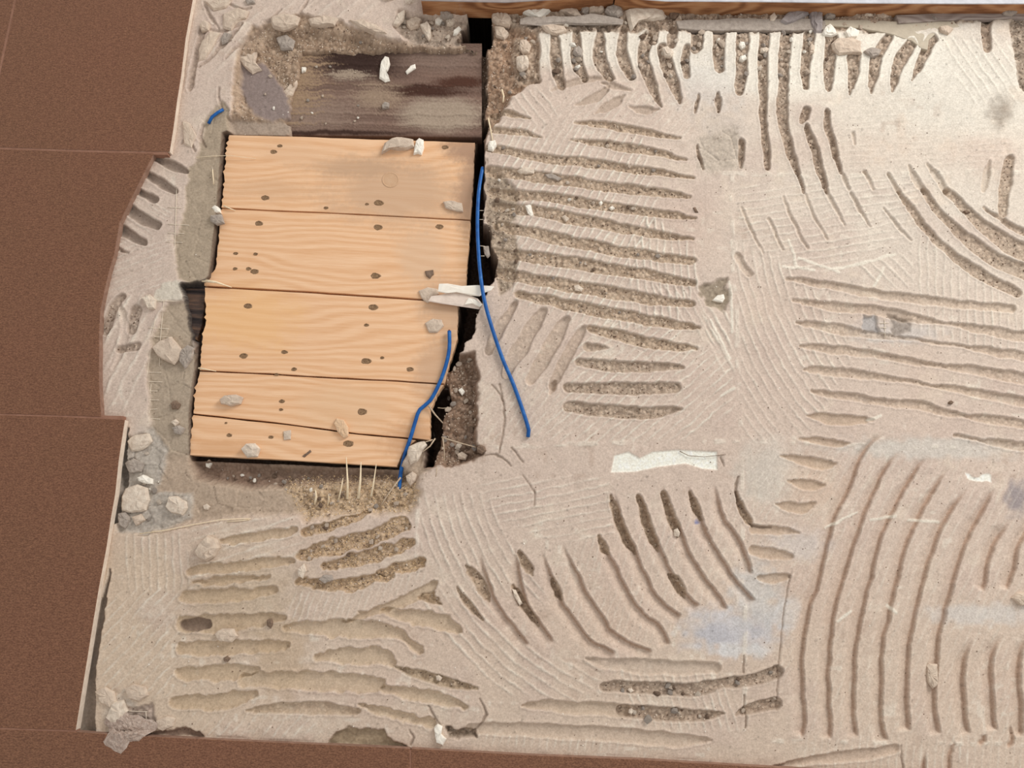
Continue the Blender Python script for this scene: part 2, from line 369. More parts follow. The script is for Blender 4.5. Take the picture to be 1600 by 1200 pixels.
for s in ([(1383, 675), (1350, 708), (1325, 770), (1305, 812), (1292, 857), (1282, 907), (1267, 945), (1257, 1012), (1254, 1075), (1258, 1130), (1252, 1154)],
          [(1412, 702), (1392, 720), (1370, 762), (1350, 805), (1340, 837), (1320, 902), (1307, 950), (1299, 1000), (1295, 1062), (1298, 1125), (1297, 1157)],
          [(1450, 712), (1432, 737), (1412, 770), (1390, 812), (1377, 845), (1363, 900), (1350, 950), (1341, 1000), (1337, 1062), (1336, 1125), (1340, 1154)],
          [(1485, 726), (1465, 760), (1440, 802), (1420, 845), (1405, 897), (1392, 957), (1381, 1007), (1379, 1062), (1378, 1125), (1387, 1158)],
          [(1514, 760), (1487, 800), (1470, 832), (1447, 900), (1435, 950), (1422, 1005), (1419, 1062), (1419, 1112), (1421, 1144)],
          [(1557, 760), (1532, 805), (1515, 837), (1493, 900), (1482, 942), (1470, 990), (1465, 1037), (1462, 1112), (1470, 1149)],
          [(1575, 812), (1568, 832), (1555, 850), (1543, 890), (1536, 925)],
          [(1519, 996), (1510, 1025), (1507, 1075), (1511, 1125), (1517, 1150)],
          [(1640, 780), (1600, 840), (1585, 890), (1575, 925)], [(1570, 990), (1552, 1017), (1550, 1062), (1554, 1112), (1557, 1144)],
          [(1606, 990), (1595, 1030), (1595, 1075), (1598, 1112), (1596, 1152)],
          [(1660, 960), (1640, 1030), (1638, 1075), (1640, 1112), (1642, 1152)]):
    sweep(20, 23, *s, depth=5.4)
for s in ([(1540, 1148), (1539, 1158), (1530, 1166)], [(1580, 1130), (1584, 1145), (1582, 1160), (1574, 1171)],
          [(1482, 1147), (1491, 1162), (1486, 1180), (1485, 1199), (1486, 1240)], [(1446, 1169), (1447, 1184), (1446, 1200), (1446, 1240)]):
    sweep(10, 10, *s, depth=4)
groove(C_, 3.2, [3, 6, 12, 15, 12], (1190, 1204), (1230, 1196), (1300, 1184), (1360, 1178), (1398, 1170), col=(200, 178, 158))
# the curved fan of the lower middle
for k, s in enumerate(([(959, 762), (965, 790), (972, 820), (990, 857), (1010, 903), (1025, 927), (1040, 945), (1066, 964)],
          [(997, 762), (1007, 795), (1020, 832), (1037, 867), (1052, 900), (1070, 927), (1094, 948)],
          [(1035, 755), (1046, 795), (1065, 832), (1082, 870), (1102, 902), (1120, 925), (1139, 952)],
          [(1075, 757), (1090, 795), (1105, 832), (1125, 867), (1150, 905), (1182, 940)],
          [(1115, 755), (1127, 797), (1133, 812), (1155, 840), (1170, 875), (1176, 900)],
          [(936, 832), (945, 857), (960, 880), (969, 900), (985, 930), (1005, 957), (1032, 980), (1046, 1008)],
          [(879, 847), (890, 872), (904, 900), (920, 932), (940, 962), (960, 990), (990, 1007), (1021, 1019)],
          [(847, 860), (861, 900), (877, 937), (900, 972), (925, 1002), (963, 1021)],
          [(804, 855), (812, 900), (825, 947), (850, 982), (866, 1006)],
          [(748, 862), (760, 900), (775, 940), (800, 975), (826, 1008)])):
    sweep(17, 20, *s, depth=5.2)
for a in ([[4, 11, 12, 3], (955, 775), (966, 812), (980, 845), (992, 866)], [[6, 12, 11, 3], (998, 775), (1010, 815), (1022, 845), (1030, 862)],
          [[6, 11, 12, 5], (1037, 768), (1046, 800), (1056, 822), (1060, 838)], [[4, 9, 4], (1080, 770), (1088, 795), (1096, 812)],
          [[4, 11, 3], (937, 838), (945, 858), (952, 866)], [[6, 12, 12, 2], (812, 862), (818, 880), (826, 890), (832, 898)],
          [[4, 13, 12, 3], (1045, 898), (1056, 908), (1064, 922), (1070, 934)], [[4, 9, 9, 3], (802, 915), (812, 935), (826, 958), (842, 978)],
          [[3, 12, 14, 3], (728, 885), (742, 900), (754, 920), (765, 940)], [[4, 8, 10, 3], (1152, 770), (1160, 798), (1170, 815), (1176, 822)],
          [[3, 9, 3], (714, 918), (732, 945), (755, 968)], [[5, 8, 8, 3], (862, 905), (868, 918), (872, 928), (878, 936)]):
    groove(.85, 6, *a, col=(176, 154, 130))
# level runs of the lower middle
groove(C_, 3.6, [3, 12, 19, 19, 14], (915, 1030), (950, 1037), (1000, 1041), (1060, 1044), (1118, 1043), col=(202, 184, 166))
groove(.8, 5.2, [12, 18, 18, 18, 13, 15, 18], (945, 1072), (1000, 1075), (1050, 1077), (1100, 1076), (1130, 1067), (1165, 1064), (1215, 1050), col=(170, 152, 136))
groove(C_, 4, [4, 13, 16, 17, 18], (815, 1103), (850, 1102), (890, 1105), (940, 1108), (975, 1110), col=(200, 180, 158))
groove(.8, 5.2, [15, 18, 18, 14, 3], (972, 1110), (1010, 1114), (1060, 1117), (1100, 1118), (1130, 1115), col=(170, 150, 132))
groove(.8, 5.2, [3, 14, 18], (1150, 1116), (1172, 1108), (1212, 1099), col=(168, 148, 130))
groove(C_, 3.6, [12, 17, 20, 20, 18, 3], (735, 1138), (820, 1140), (920, 1146), (1000, 1151), (1060, 1156), (1112, 1157), col=(204, 184, 164))
# the lower left patch
B = (194, 168, 136)
for a in ([[8, 13, 11, 6], (474, 832), (512, 823), (545, 812), (575, 800)], [[16, 24, 22, 20], (474, 868), (520, 854), (572, 842), (630, 818)],
          [[8, 19, 20, 14], (508, 884), (550, 876), (600, 862), (643, 848)], [[6, 14, 12], (590, 896), (630, 886), (659, 880)],
          [[9, 14, 18, 12, 4], (470, 908), (512, 914), (548, 914), (580, 906), (616, 899)]):
    groove(.95, 6.5, *a, col=B, ragged=True)
for a in ([[3, 6, 10, 12, 5], (535, 972), (570, 960), (604, 948), (640, 934), (684, 912)], [[5, 17, 17, 5], (598, 954), (650, 965), (696, 974), (718, 987)],
          [[6, 22, 21, 12, 10, 5], (448, 981), (520, 981), (585, 984), (618, 988), (638, 1003), (658, 1021)], [[8, 19, 19, 9], (492, 1026), (550, 1025), (598, 1026), (612, 1037)],
          [[14, 20, 22, 21, 9], (380, 1064), (450, 1062), (525, 1065), (575, 1068), (597, 1068)], [[6, 15, 14, 4], (600, 1076), (650, 1085), (700, 1097), (732, 1103)],
          [[2, 10, 8], (562, 1100), (604, 1113), (675, 1131)]):
    a[0] = [q * 1.2 for q in a[0]]; groove(C_, 4.6, *a, col=(204, 182, 154), lip=.9, ragged=True)
groove(.8, 5, [3, 12, 13, 3], (618, 1042), (660, 1055), (705, 1068), (744, 1074), col=(166, 146, 118))
groove(.5, 4.5, [3, 14, 16, 6], (385, 1111), (440, 1107), (512, 1107), (560, 1112), col=(176, 154, 124))
for a in ([[10, 16, 15, 6], (290, 932), (330, 933), (370, 930), (430, 922)], [[18, 20, 19, 6], (288, 975), (330, 975), (370, 973), (440, 964)],
          [[12, 16, 16, 5], (285, 1013), (330, 1013), (380, 1011), (450, 1008)], [[12, 18, 18, 9], (282, 1053), (330, 1052), (370, 1049), (400, 1047)],
          [[10, 18, 17, 6], (270, 1098), (320, 1097), (360, 1093), (400, 1086)], [[8, 13, 12, 6], (300, 893), (350, 888), (400, 882), (455, 874)],
          [[5, 10, 9], (345, 848), (390, 841), (455, 830)], [[3, 8, 3], (300, 912), (350, 908), (420, 902)]):
    a[0] = [q * 1.25 for q in a[0]]; groove(C_, 3.6, *a, col=(198, 174, 144), lip=.9, ragged=True)
groove(-1, 7, [16, 18, 12], (290, 976), (306, 976), (322, 975), col=(132, 112, 100))
# the narrow strip between the cut tile and the boards
for a in ([12, (243, 247), (266, 257), (288, 268)], [13, (232, 274), (252, 286), (272, 298)], [[10, 9], (218, 301), (241, 311)],
          [[15, 15, 11], (204, 330), (224, 342), (246, 352)], [[14, 14, 9], (192, 361), (208, 370), (226, 378)]):
    groove(-1, 6, *a, col=(150, 132, 118))
for a in ([[2, 5, 2], (181, 385), (190, 390), (202, 394)], [[14, 13, 8], (163, 515), (175, 484), (190, 462)], [[13, 14], (206, 514), (213, 484)], [[8, 10], (186, 545), (214, 540)]):
    groove(.6, 4.5, *a, col=(160, 142, 128))
for a in ([[3, 3, 2], (172, 436), (195, 428), (222, 418)], [[2, 3, 2], (176, 408), (196, 400), (215, 392)], [[3, 10, 8, 3], (186, 470), (196, 505), (190, 545), (175, 575)]):
    groove(C_, 2.2, *a)
# the broken bed above, beside the first tile
for a in ([[2, 4, 3], (325, 45), (350, 49), (378, 38)], [[3, 7, 4, 3], (378, 40), (352, 66), (330, 88), (312, 106)], [[6, 8, 6], (318, 45), (308, 85), (297, 140)],
          [[3, 5, 2], (318, 5), (332, 30), (342, 44)], [[3, 4, 3], (360, 8), (380, 16), (392, 12)], [[2, 5, 3], (440, 14), (428, 26), (412, 34)], [[3, 6, 2], (412, 40), (380, 62), (352, 92)],
          [[2, 4, 2], (462, 24), (474, 10), (486, -8)], [[2, 3, 2], (342, 138), (341, 155), (348, 170)], [[2, 4, 3], (283, 226), (292, 215), (306, 236)], [[3, 5, 3], (320, 228), (312, 214), (318, 194)]):
    groove(.5, 4, *a, col=(158, 138, 124))
# dark slot between the last tile's edge and the mortar
groove(-1, 9, [2, 5, 9, 10, 14, 15, 22, 26], (171, 890), (164, 925), (157, 960), (150, 1000), (143, 1035), (138, 1075), (136, 1110), (134, 1142), col=(134, 120, 108))
groove(-1, 9, [3, 6, 9, 8, 6], (200, 668), (192, 705), (190, 735), (186, 775), (178, 815), col=(150, 140, 130))
# hair cracks
for a in ([[2, 2.6, 2.4, 2], (768, 600), (785, 626), (787, 655), (781, 708)], [[2, 3, 2], (758, 712), (778, 711), (798, 728)], [[1.6, 2.2], (785, 626), (780, 600)],
          [[2, 2.4, 2], (800, 700), (812, 716), (818, 722)], [[2, 2, 2], (1235, 900), (1222, 980), (1214, 1110)], [[1.4, 1.8], (834, 765), (836, 790)], [[1.4, 1.8], (818, 742), (834, 768)],
          [[2, 4, 3], (1163, 1026), (1162, 1050)], [[2, 3], (1164, 1085), (1164, 1138)], [[2, 3], (1408, 1165), (1412, 1215)], [[2, 3, 2], (670, 1103), (678, 1122), (688, 1134)],
          [[2, 4, 2], (748, 1092), (760, 1118), (742, 1140)], [[2, 3, 3], (640, 1140), (646, 1152), (640, 1164)], [[3, 4, 2], (1175, 820), (1188, 824), (1206, 825)],
          [[3, 5, 3], (1153, 745), (1150, 770), (1165, 800)], [[2, 3, 2], (1126, 714), (1130, 722), (1132, 728)]):
    groove(C_, 3.5, *a, col=(150, 130, 114), lip=.2)

# ---- fine ribs: the print of the tiles' backs and trowel drag lines ---
RIB = np.zeros(H.shape, np.float32)
def ribs(poly, ang, pitch, amp=.5, curve=None, fade=6, white=.35):
    """ang: direction of the lines in degrees (0 = along x, positive = rising to the right)"""
    sl, sd = poly_sd(poly, True, 20)
    X, Y = WX[sl], WY[sl]
    if curve:                     # arcs round (cx, cy)
        ph = np.hypot(X - curve[0], Y - curve[1])
    else:
        a = math.radians(ang); ph = X * math.sin(a) + Y * math.cos(a)
    c = np.cos(ph / pitch * 2 * math.pi)
    crest = np.clip(c, 0, 1) ** 2.5
    amp_ = amp * 2.3
    m = ss(fade, -fade, sd) * (1 - GM[sl]) * (0.7 + 0.4 * N25[sl])
    H[sl] += amp_ * MM * (crest - .35) * m
    RIB[sl] = np.maximum(RIB[sl], crest * m * white * 1.7 * (0.75 + .5 * N10[sl]))
ribs([(770, 190), (1000, 205), (1030, 330), (1000, 420), (960, 520), (800, 470), (790, 300)], 58, 11.5, .8, white=.7)
ribs([(1010, 330), (1080, 380), (1100, 440), (1060, 500), (960, 520), (980, 420)], 95, 11.5, .7, white=.7)
ribs([(1010, 440), (1080, 450), (1120, 500), (1140, 560), (1060, 500)], 118, 12, .5)
ribs([(1090, 470), (1142, 480), (1145, 600), (1110, 540)], 120, 15, .7, white=.7)
ribs([(900, 500), (1060, 500), (1090, 540), (1140, 560), (1145, 640), (1060, 690), (830, 690), (890, 600)], 40, 12, .7, white=.55)
ribs([(745, 590), (790, 560), (890, 610), (880, 680), (745, 690)], 52, 12, .45)
ribs([(1150, 380), (1200, 390), (1300, 480), (1330, 560), (1260, 690), (1160, 690)], 0, 13, .5, curve=(1640, 330))
ribs([(1150, 290), (1430, 270), (1440, 360), (1300, 425), (1240, 420), (1160, 380)], 9, 11.5, .4)
ribs([(1425, 365), (1460, 370), (1560, 450), (1600, 480), (1600, 560), (1430, 520)], 90, 12.5, .5)
ribs([(1340, 415), (1425, 390), (1428, 450), (1360, 440)], 135, 14, .5)
ribs([(1180, 270), (1250, 270), (1330, 180), (1560, 160), (1600, 260), (1400, 262), (1300, 275)], 3, 9, .14, white=.12)
ribs([(1460, 60), (1580, 60), (1590, 160), (1520, 160)], 125, 13, .4)
ribs([(800, 140), (850, 140), (880, 180), (860, 195), (790, 180)], 128, 12, .5)
ribs([(850, 190), (880, 150), (980, 140), (1090, 160), (1080, 220), (900, 210)], 48, 11, .45)
ribs([(842, 60), (860, 60), (884, 150), (1000, 150), (1010, 170), (860, 150)], 110, 10, .3)
ribs([(960, 1040), (1130, 1040), (1160, 1140), (1000, 1135)], 108, 12, .45)
ribs([(745, 1140), (900, 1150), (1000, 1165), (1000, 1180), (745, 1165)], 80, 12, .25)
ribs([(655, 770), (760, 770), (800, 850), (860, 940), (800, 930), (700, 900), (660, 860)], 0, 14, .55, curve=(1090, 690))
ribs([(740, 750), (950, 745), (960, 835), (860, 850), (760, 800)], 11, 12.5, .45)
ribs([(640, 925), (700, 900), (760, 930), (860, 1030), (960, 1035), (900, 1095), (780, 1080), (700, 1010)], 0, 15, .55, curve=(1130, 640))
ribs([(160, 930), (230, 915), (290, 930), (285, 1000), (270, 1090), (160, 1090)], 47, 13.5, .6)
ribs([(195, 835), (290, 835), (300, 920), (190, 925)], 92, 12, .45)
ribs([(300, 820), (460, 800), (480, 870), (300, 920)], 18, 14, .3)
ribs([(300, 1115), (470, 1115), (520, 1150), (310, 1152)], 50, 13, .5)
ribs([(455, 930), (650, 890), (690, 900), (540, 965), (450, 975)], 70, 10, .25)
ribs([(170, 380), (270, 370), (250, 450), (165, 460)], 20, 9, .35)
ribs([(165, 470), (270, 450), (240, 540), (200, 640), (160, 640)], 62, 18, .7)
ribs([(210, 300), (270, 330), (230, 380), (190, 380)], 150, 7, .25)
ribs([(1165, 700), (1380, 700), (1290, 880), (1230, 1100), (1175, 900)], 52, 9, .28, white=.2)
ribs([(1290, 720), (1600, 720), (1600, 1150), (1260, 1150), (1290, 900)], 64, 13, .22, white=.18)
ribs([(840, 860), (1180, 760), (1190, 940), (1040, 1000), (900, 1000)], 72, 11, .25, white=.18)
ribs([(1250, 1150), (1600, 1150), (1600, 1210), (1250, 1210)], 85, 12, .3)
ribs([(310, 40), (480, 0), (600, 0), (560, 30), (400, 60), (330, 150)], 42, 22, 1.0, white=.2)
# seams the lifted tiles left behind: low, chalk-white burrs
for a in ([(1143, 270), (1146, 420), (1152, 520), (1158, 690), (1163, 900), (1165, 1140)], [(760, 700), (900, 694), (1150, 690), (1400, 697), (1700, 704)],
          [(1130, 270), (1300, 276), (1500, 268), (1700, 272)], [(655, 730), (652, 800), (650, 880)], [(1200, 1158), (1400, 1160), (1700, 1166)]):
    sl, sd, wq, s = stroke_field(a, [3] * len(a))
    m = np.exp(-(sd / 2.0) ** 2) * (1 - GM[sl]) * ss(-.3, .6, N10[sl] + .5 * N25[sl])
    H[sl] += .7 * MM * m; RIB[sl] = np.maximum(RIB[sl], m * .55)
for (x0, y0, x1, y1) in ((1248, 405, 1310, 425), (1302, 421, 1400, 398), (1110, 500, 1142, 560), (1128, 618, 1148, 606), (1290, 825, 1340, 800), (1360, 812, 1400, 806), (1420, 812, 1470, 815),
                         (1356, 656, 1375, 650), (1232, 374, 1246, 420), (1225, 417, 1270, 422), (1140, 440, 1144, 520), (1380, 420, 1366, 448), (1310, 972, 1330, 955), (1390, 945, 1400, 958)):
    sl, sd, wq, s = stroke_field([(x0, y0), (x1, y1)], [2.2, 2.2])
    m = np.exp(-(np.maximum(sd, 0) / 1.2) ** 2); H[sl] += .5 * MM * m; RIB[sl] = np.maximum(RIB[sl], m * .9)
CHALK = linn((238, 230, 214)).astype(np.float32)
CR += (CHALK - CR) * np.clip(RIB, 0, 1)[..., None]

# ---- the shaft beside the boards (open to the void under the floor) ----
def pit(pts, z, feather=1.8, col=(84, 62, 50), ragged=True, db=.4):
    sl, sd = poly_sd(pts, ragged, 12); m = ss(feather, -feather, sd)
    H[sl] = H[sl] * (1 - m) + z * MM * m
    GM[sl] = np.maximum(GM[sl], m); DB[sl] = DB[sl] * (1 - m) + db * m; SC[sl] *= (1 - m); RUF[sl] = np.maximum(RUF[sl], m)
    tint(ss(feather + 2.2, .2, sd), col, 1, sl)  # dark soil colour, carried up the walls to paint in the void's shade
# floor under the boards
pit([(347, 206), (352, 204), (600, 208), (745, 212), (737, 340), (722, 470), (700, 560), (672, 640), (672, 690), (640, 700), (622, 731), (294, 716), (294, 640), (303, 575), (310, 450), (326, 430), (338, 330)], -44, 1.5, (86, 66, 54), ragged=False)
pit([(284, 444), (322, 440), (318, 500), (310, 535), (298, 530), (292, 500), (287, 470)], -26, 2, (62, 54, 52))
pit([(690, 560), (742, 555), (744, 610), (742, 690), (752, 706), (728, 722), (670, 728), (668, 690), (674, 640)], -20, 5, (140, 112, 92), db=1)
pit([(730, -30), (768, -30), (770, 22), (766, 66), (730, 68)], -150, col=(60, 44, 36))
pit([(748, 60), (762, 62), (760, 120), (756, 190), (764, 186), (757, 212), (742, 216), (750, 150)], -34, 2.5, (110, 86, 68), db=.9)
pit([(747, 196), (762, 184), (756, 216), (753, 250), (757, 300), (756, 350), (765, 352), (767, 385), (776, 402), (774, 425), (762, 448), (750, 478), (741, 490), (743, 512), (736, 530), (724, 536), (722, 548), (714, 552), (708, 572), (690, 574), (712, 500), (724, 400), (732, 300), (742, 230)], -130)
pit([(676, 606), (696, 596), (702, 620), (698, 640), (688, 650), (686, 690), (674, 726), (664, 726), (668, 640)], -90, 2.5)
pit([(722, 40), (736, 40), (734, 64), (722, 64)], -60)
groove(D_, 4, [5, 6, 4], (760, 192), (757, 220), (752, 244), col=(130, 100, 80))

# ---- roughness and grain of the debris --------------------------------
f1, f2, idd = worley(6.2, 21); g1, g2, gid = worley(3.1, 22)
peb = np.clip(1 - f1 * 1.25, 0, 1) ** .6; pebs = np.clip(1 - g1 * 1.3, 0, 1) ** .6
on = (idd > .35)
h1, h2, hid = worley(12, 26)
bigz = np.clip(ss(160, 120, PY) * ss(770, 800, PX) + ss(690, 700, PX) * ss(756, 740, PX) * ss(550, 565, PY) + ss(600, 620, PX) * ss(70, 60, PY), 0, 1)
bigp = np.clip(1 - h1 * 1.35, 0, 1) ** .55 * (hid > .45) * (1.2 + 2 * hid)
grain = (bigz * bigp * 1.3 + peb * on * (0.7 + idd) * 1.5 + pebs * .65 + N3 * .25) * MM
H += grain * DB * 1.0
H += RUF * (1 - DB) * (N10 * .9 + N5 * .5 + N3 * .2) * MM
fa, fb, fid = worley(34, 23)
H += RUF * (1 - DB) * ((fid - .5) * 2.2 - 1.6 * ss(.10, .0, fb - fa)) * MM
H += RUF * DB * (N25 * 2.5 + N10 * 1.4 + (fid - .5) * 3.5) * MM
CR *= (1 + (RUF * (fid - .5) * .22))[..., None]
H += (1 - DB) * (1 - RUF) * (N3 * .05 + N5 * .06) * MM
# grit colours
tone = np.where(on, idd, gid)[..., None]
gr = np.array([linn((120, 98, 82)), linn((170, 150, 130)), linn((196, 180, 162)), linn((224, 212, 196))], np.float32)
k = np.clip(tone * 3.4, 0, 2.999); k0 = k.astype(int)[..., 0]; kf = k - k0[..., None]
gc = gr[k0] * (1 - kf) + gr[k0 + 1] * kf
gc = gc * (.55 + .45 * np.clip(f2 - f1, 0, .5)[..., None] * 2)
CR = CR * (1 - .55 * DB[..., None]) + (gc * .45 + gc * CR * 1.25) * .55 * DB[..., None]
sp = (worley(9, 24)[2] > .975) & (worley(9, 24)[0] < .2)
CR[sp & (DB < .3)] *= .75
CR *= (1 + .07 * N3 + .05 * N5)[..., None]
CR = np.clip(CR, .01, .95).astype(np.float32)

def hz(px, py, r=3):
    p = P(px, py); i = int(round((p[1] - YMIN) / CELL)); j = int(round((p[0] - XMIN) / CELL))
    i = min(max(i, r), NY - r - 1); j = min(max(j, r), NX - r - 1)
    return float(np.mean(H[i - r:i + r + 1, j - r:j + r + 1]))
def hmax(px, py, r=3):
    p = P(px, py); i = int(round((p[1] - YMIN) / CELL)); j = int(round((p[0] - XMIN) / CELL))
    i = min(max(i, r), NY - r - 1); j = min(max(j, r), NX - r - 1)
    return float(np.percentile(H[i - r:i + r + 1, j - r:j + r + 1], 70))

# ------------------------------------------------------------------ materials
def mat(name, rough=.9):
    m = bpy.data.materials.new(name); m.use_nodes = True
    nt = m.node_tree; b = nt.nodes['Principled BSDF']; b.inputs['Roughness'].default_value = rough
    b.inputs['Specular IOR Level'].default_value = .25
    return m, nt, b
def node(nt, t, **kw):
    n = nt.nodes.new(t)
    for k_, v in kw.items():
        if k_ in n.inputs.keys(): n.inputs[k_].default_value = v
        else: setattr(n, k_, v)
    return n
def ramp(nt, fac, stops):
    r = nt.nodes.new('ShaderNodeValToRGB'); e = r.color_ramp.elements
    while len(e) < len(stops): e.new(.5)
    for i, (p_, c) in enumerate(stops): e[i].position = p_; e[i].color = (*lin(c), 1)
    nt.links.new(fac, r.inputs[0]); return r.outputs[0]
def coords(nt, scale=(1, 1, 1)):
    t = nt.nodes.new('ShaderNodeTexCoord'); mp = nt.nodes.new('ShaderNodeMapping')
    nt.links.new(t.outputs['Object'], mp.inputs[0]); mp.inputs['Scale'].default_value = scale
    return mp.outputs[0]
def noise(nt, vec, scale, detail=3, rough=.6, dist=0):
    n = node(nt, 'ShaderNodeTexNoise', Scale=scale, Detail=detail, Roughness=rough, Distortion=dist)
    nt.links.new(vec, n.inputs['Vector']); return n.outputs['Fac']
def bump(nt, b, h, dist, strength=1.0):
    n = nt.nodes.new('ShaderNodeBump'); n.inputs['Distance'].default_value = dist; n.inputs['Strength'].default_value = strength
    nt.links.new(h, n.inputs['Height']); nt.links.new(n.outputs[0], b.inputs['Normal'])
def mixc(nt, fac, a, b_, mode='MIX'):
    n = nt.nodes.new('ShaderNodeMix'); n.data_type = 'RGBA'; n.blend_type = mode
    for s, v in ((0, fac), (6, a), (7, b_)):
        if isinstance(v, (int, float)): n.inputs[s].default_value = v
        elif isinstance(v, tuple): n.inputs[s].default_value = (*v, 1)
        else: nt.links.new(v, n.inputs[s])
    return n.outputs[2]

def surface_mat(name, bump_mm, fine):
    m, nt, b = mat(name, .95)
    at = nt.nodes.new('ShaderNodeAttribute'); at.attribute_name = 'Col'
    v = coords(nt)
    n1 = noise(nt, v, fine, 4, .7)
    c = mixc(nt, 1.0, at.outputs['Color'], ramp(nt, n1, [(.3, (222, 219, 216)), (.68, (255, 255, 255))]), 'MULTIPLY')
    nt.links.new(c, b.inputs['Base Color'])
    bump(nt, b, n1, bump_mm * MM, .8)
    return m
M_MORTAR = surface_mat('thinset_mortar', .45, 420)
M_DEBRIS = surface_mat('crushed_debris', .9, 500)
M_SCREED = surface_mat('dusty_screed', .6, 350)

def stone_mat(name, c1, c2, scale=160, bmp=.8, rough=.92):
    m, nt, b = mat(name, rough); v = coords(nt)
    n1 = noise(nt, v, scale, 5, .65)
    nt.links.new(ramp(nt, n1, [(.3, c1), (.7, c2)]), b.inputs['Base Color'])
    bump(nt, b, noise(nt, v, scale * 3, 3), bmp * MM)
    return m
S_CREAM = stone_mat('cream_mortar_flake', (196, 178, 160), (228, 214, 196))
S_GREY = stone_mat('grey_concrete', (150, 138, 128), (180, 168, 156))
S_TAN = stone_mat('tan_mortar', (188, 168, 150), (216, 198, 178))
S_DARK = stone_mat('dark_grit', (104, 84, 70), (142, 120, 102))
S_WHITE = stone_mat('white_plaster', (226, 218, 204), (246, 240, 228), bmp=.4)
S_SLATE = stone_mat('grey_slate', (140, 130, 128), (164, 154, 150), 60, .4)
STONES = [S_GREY, S_TAN, S_CREAM, S_DARK, S_WHITE]

def wood_mat(name, stops, gscale=9.0, dust=None, dust_lo=.5, ring=1.0, bmp=.35):
    m, nt, b = mat(name, .7)
    v = coords(nt, (1.0, gscale, gscale)); vo = coords(nt)
    warp = noise(nt, coords(nt, (2.2, 6, 6)), 2.0, 2)
    wv = node(nt, 'ShaderNodeTexWave', Scale=3.2 * ring, Distortion=5.5, Detail=2.5); wv.bands_direction = 'Y'
    wv.inputs['Detail Scale'].default_value = .8
    va = nt.nodes.new('ShaderNodeVectorMath'); va.operation = 'ADD'
    nt.links.new(coords(nt, (1.3, gscale * .55, 3)), va.inputs[0]); nt.links.new(warp, va.inputs[1])
    nt.links.new(va.outputs[0], wv.inputs['Vector'])
    f = noise(nt, v, 45, 4, .6)
    mx = nt.nodes.new('ShaderNodeMath'); mx.operation = 'MULTIPLY_ADD'; mx.inputs[1].default_value = .35
    nt.links.new(wv.outputs['Fac'], mx.inputs[0])
    m2 = nt.nodes.new('ShaderNodeMath'); m2.operation = 'MULTIPLY'; m2.inputs[1].default_value = .65
    nt.links.new(f, m2.inputs[0]); nt.links.new(m2.outputs[0], mx.inputs[2])
    c = ramp(nt, mx.outputs[0], stops)
    if dust:
        dn = noise(nt, vo, 14, 6, .7)
        rr = nt.nodes.new('ShaderNodeMapRange'); rr.inputs['From Min'].default_value = dust_lo; rr.inputs['From Max'].default_value = dust_lo + .16
        nt.links.new(dn, rr.inputs[0])
        c = mixc(nt, rr.outputs[0], c, lin(dust))
    nt.links.new(c, b.inputs['Base Color'])
    bump(nt, b, mx.outputs[0], bmp * MM)
    return m
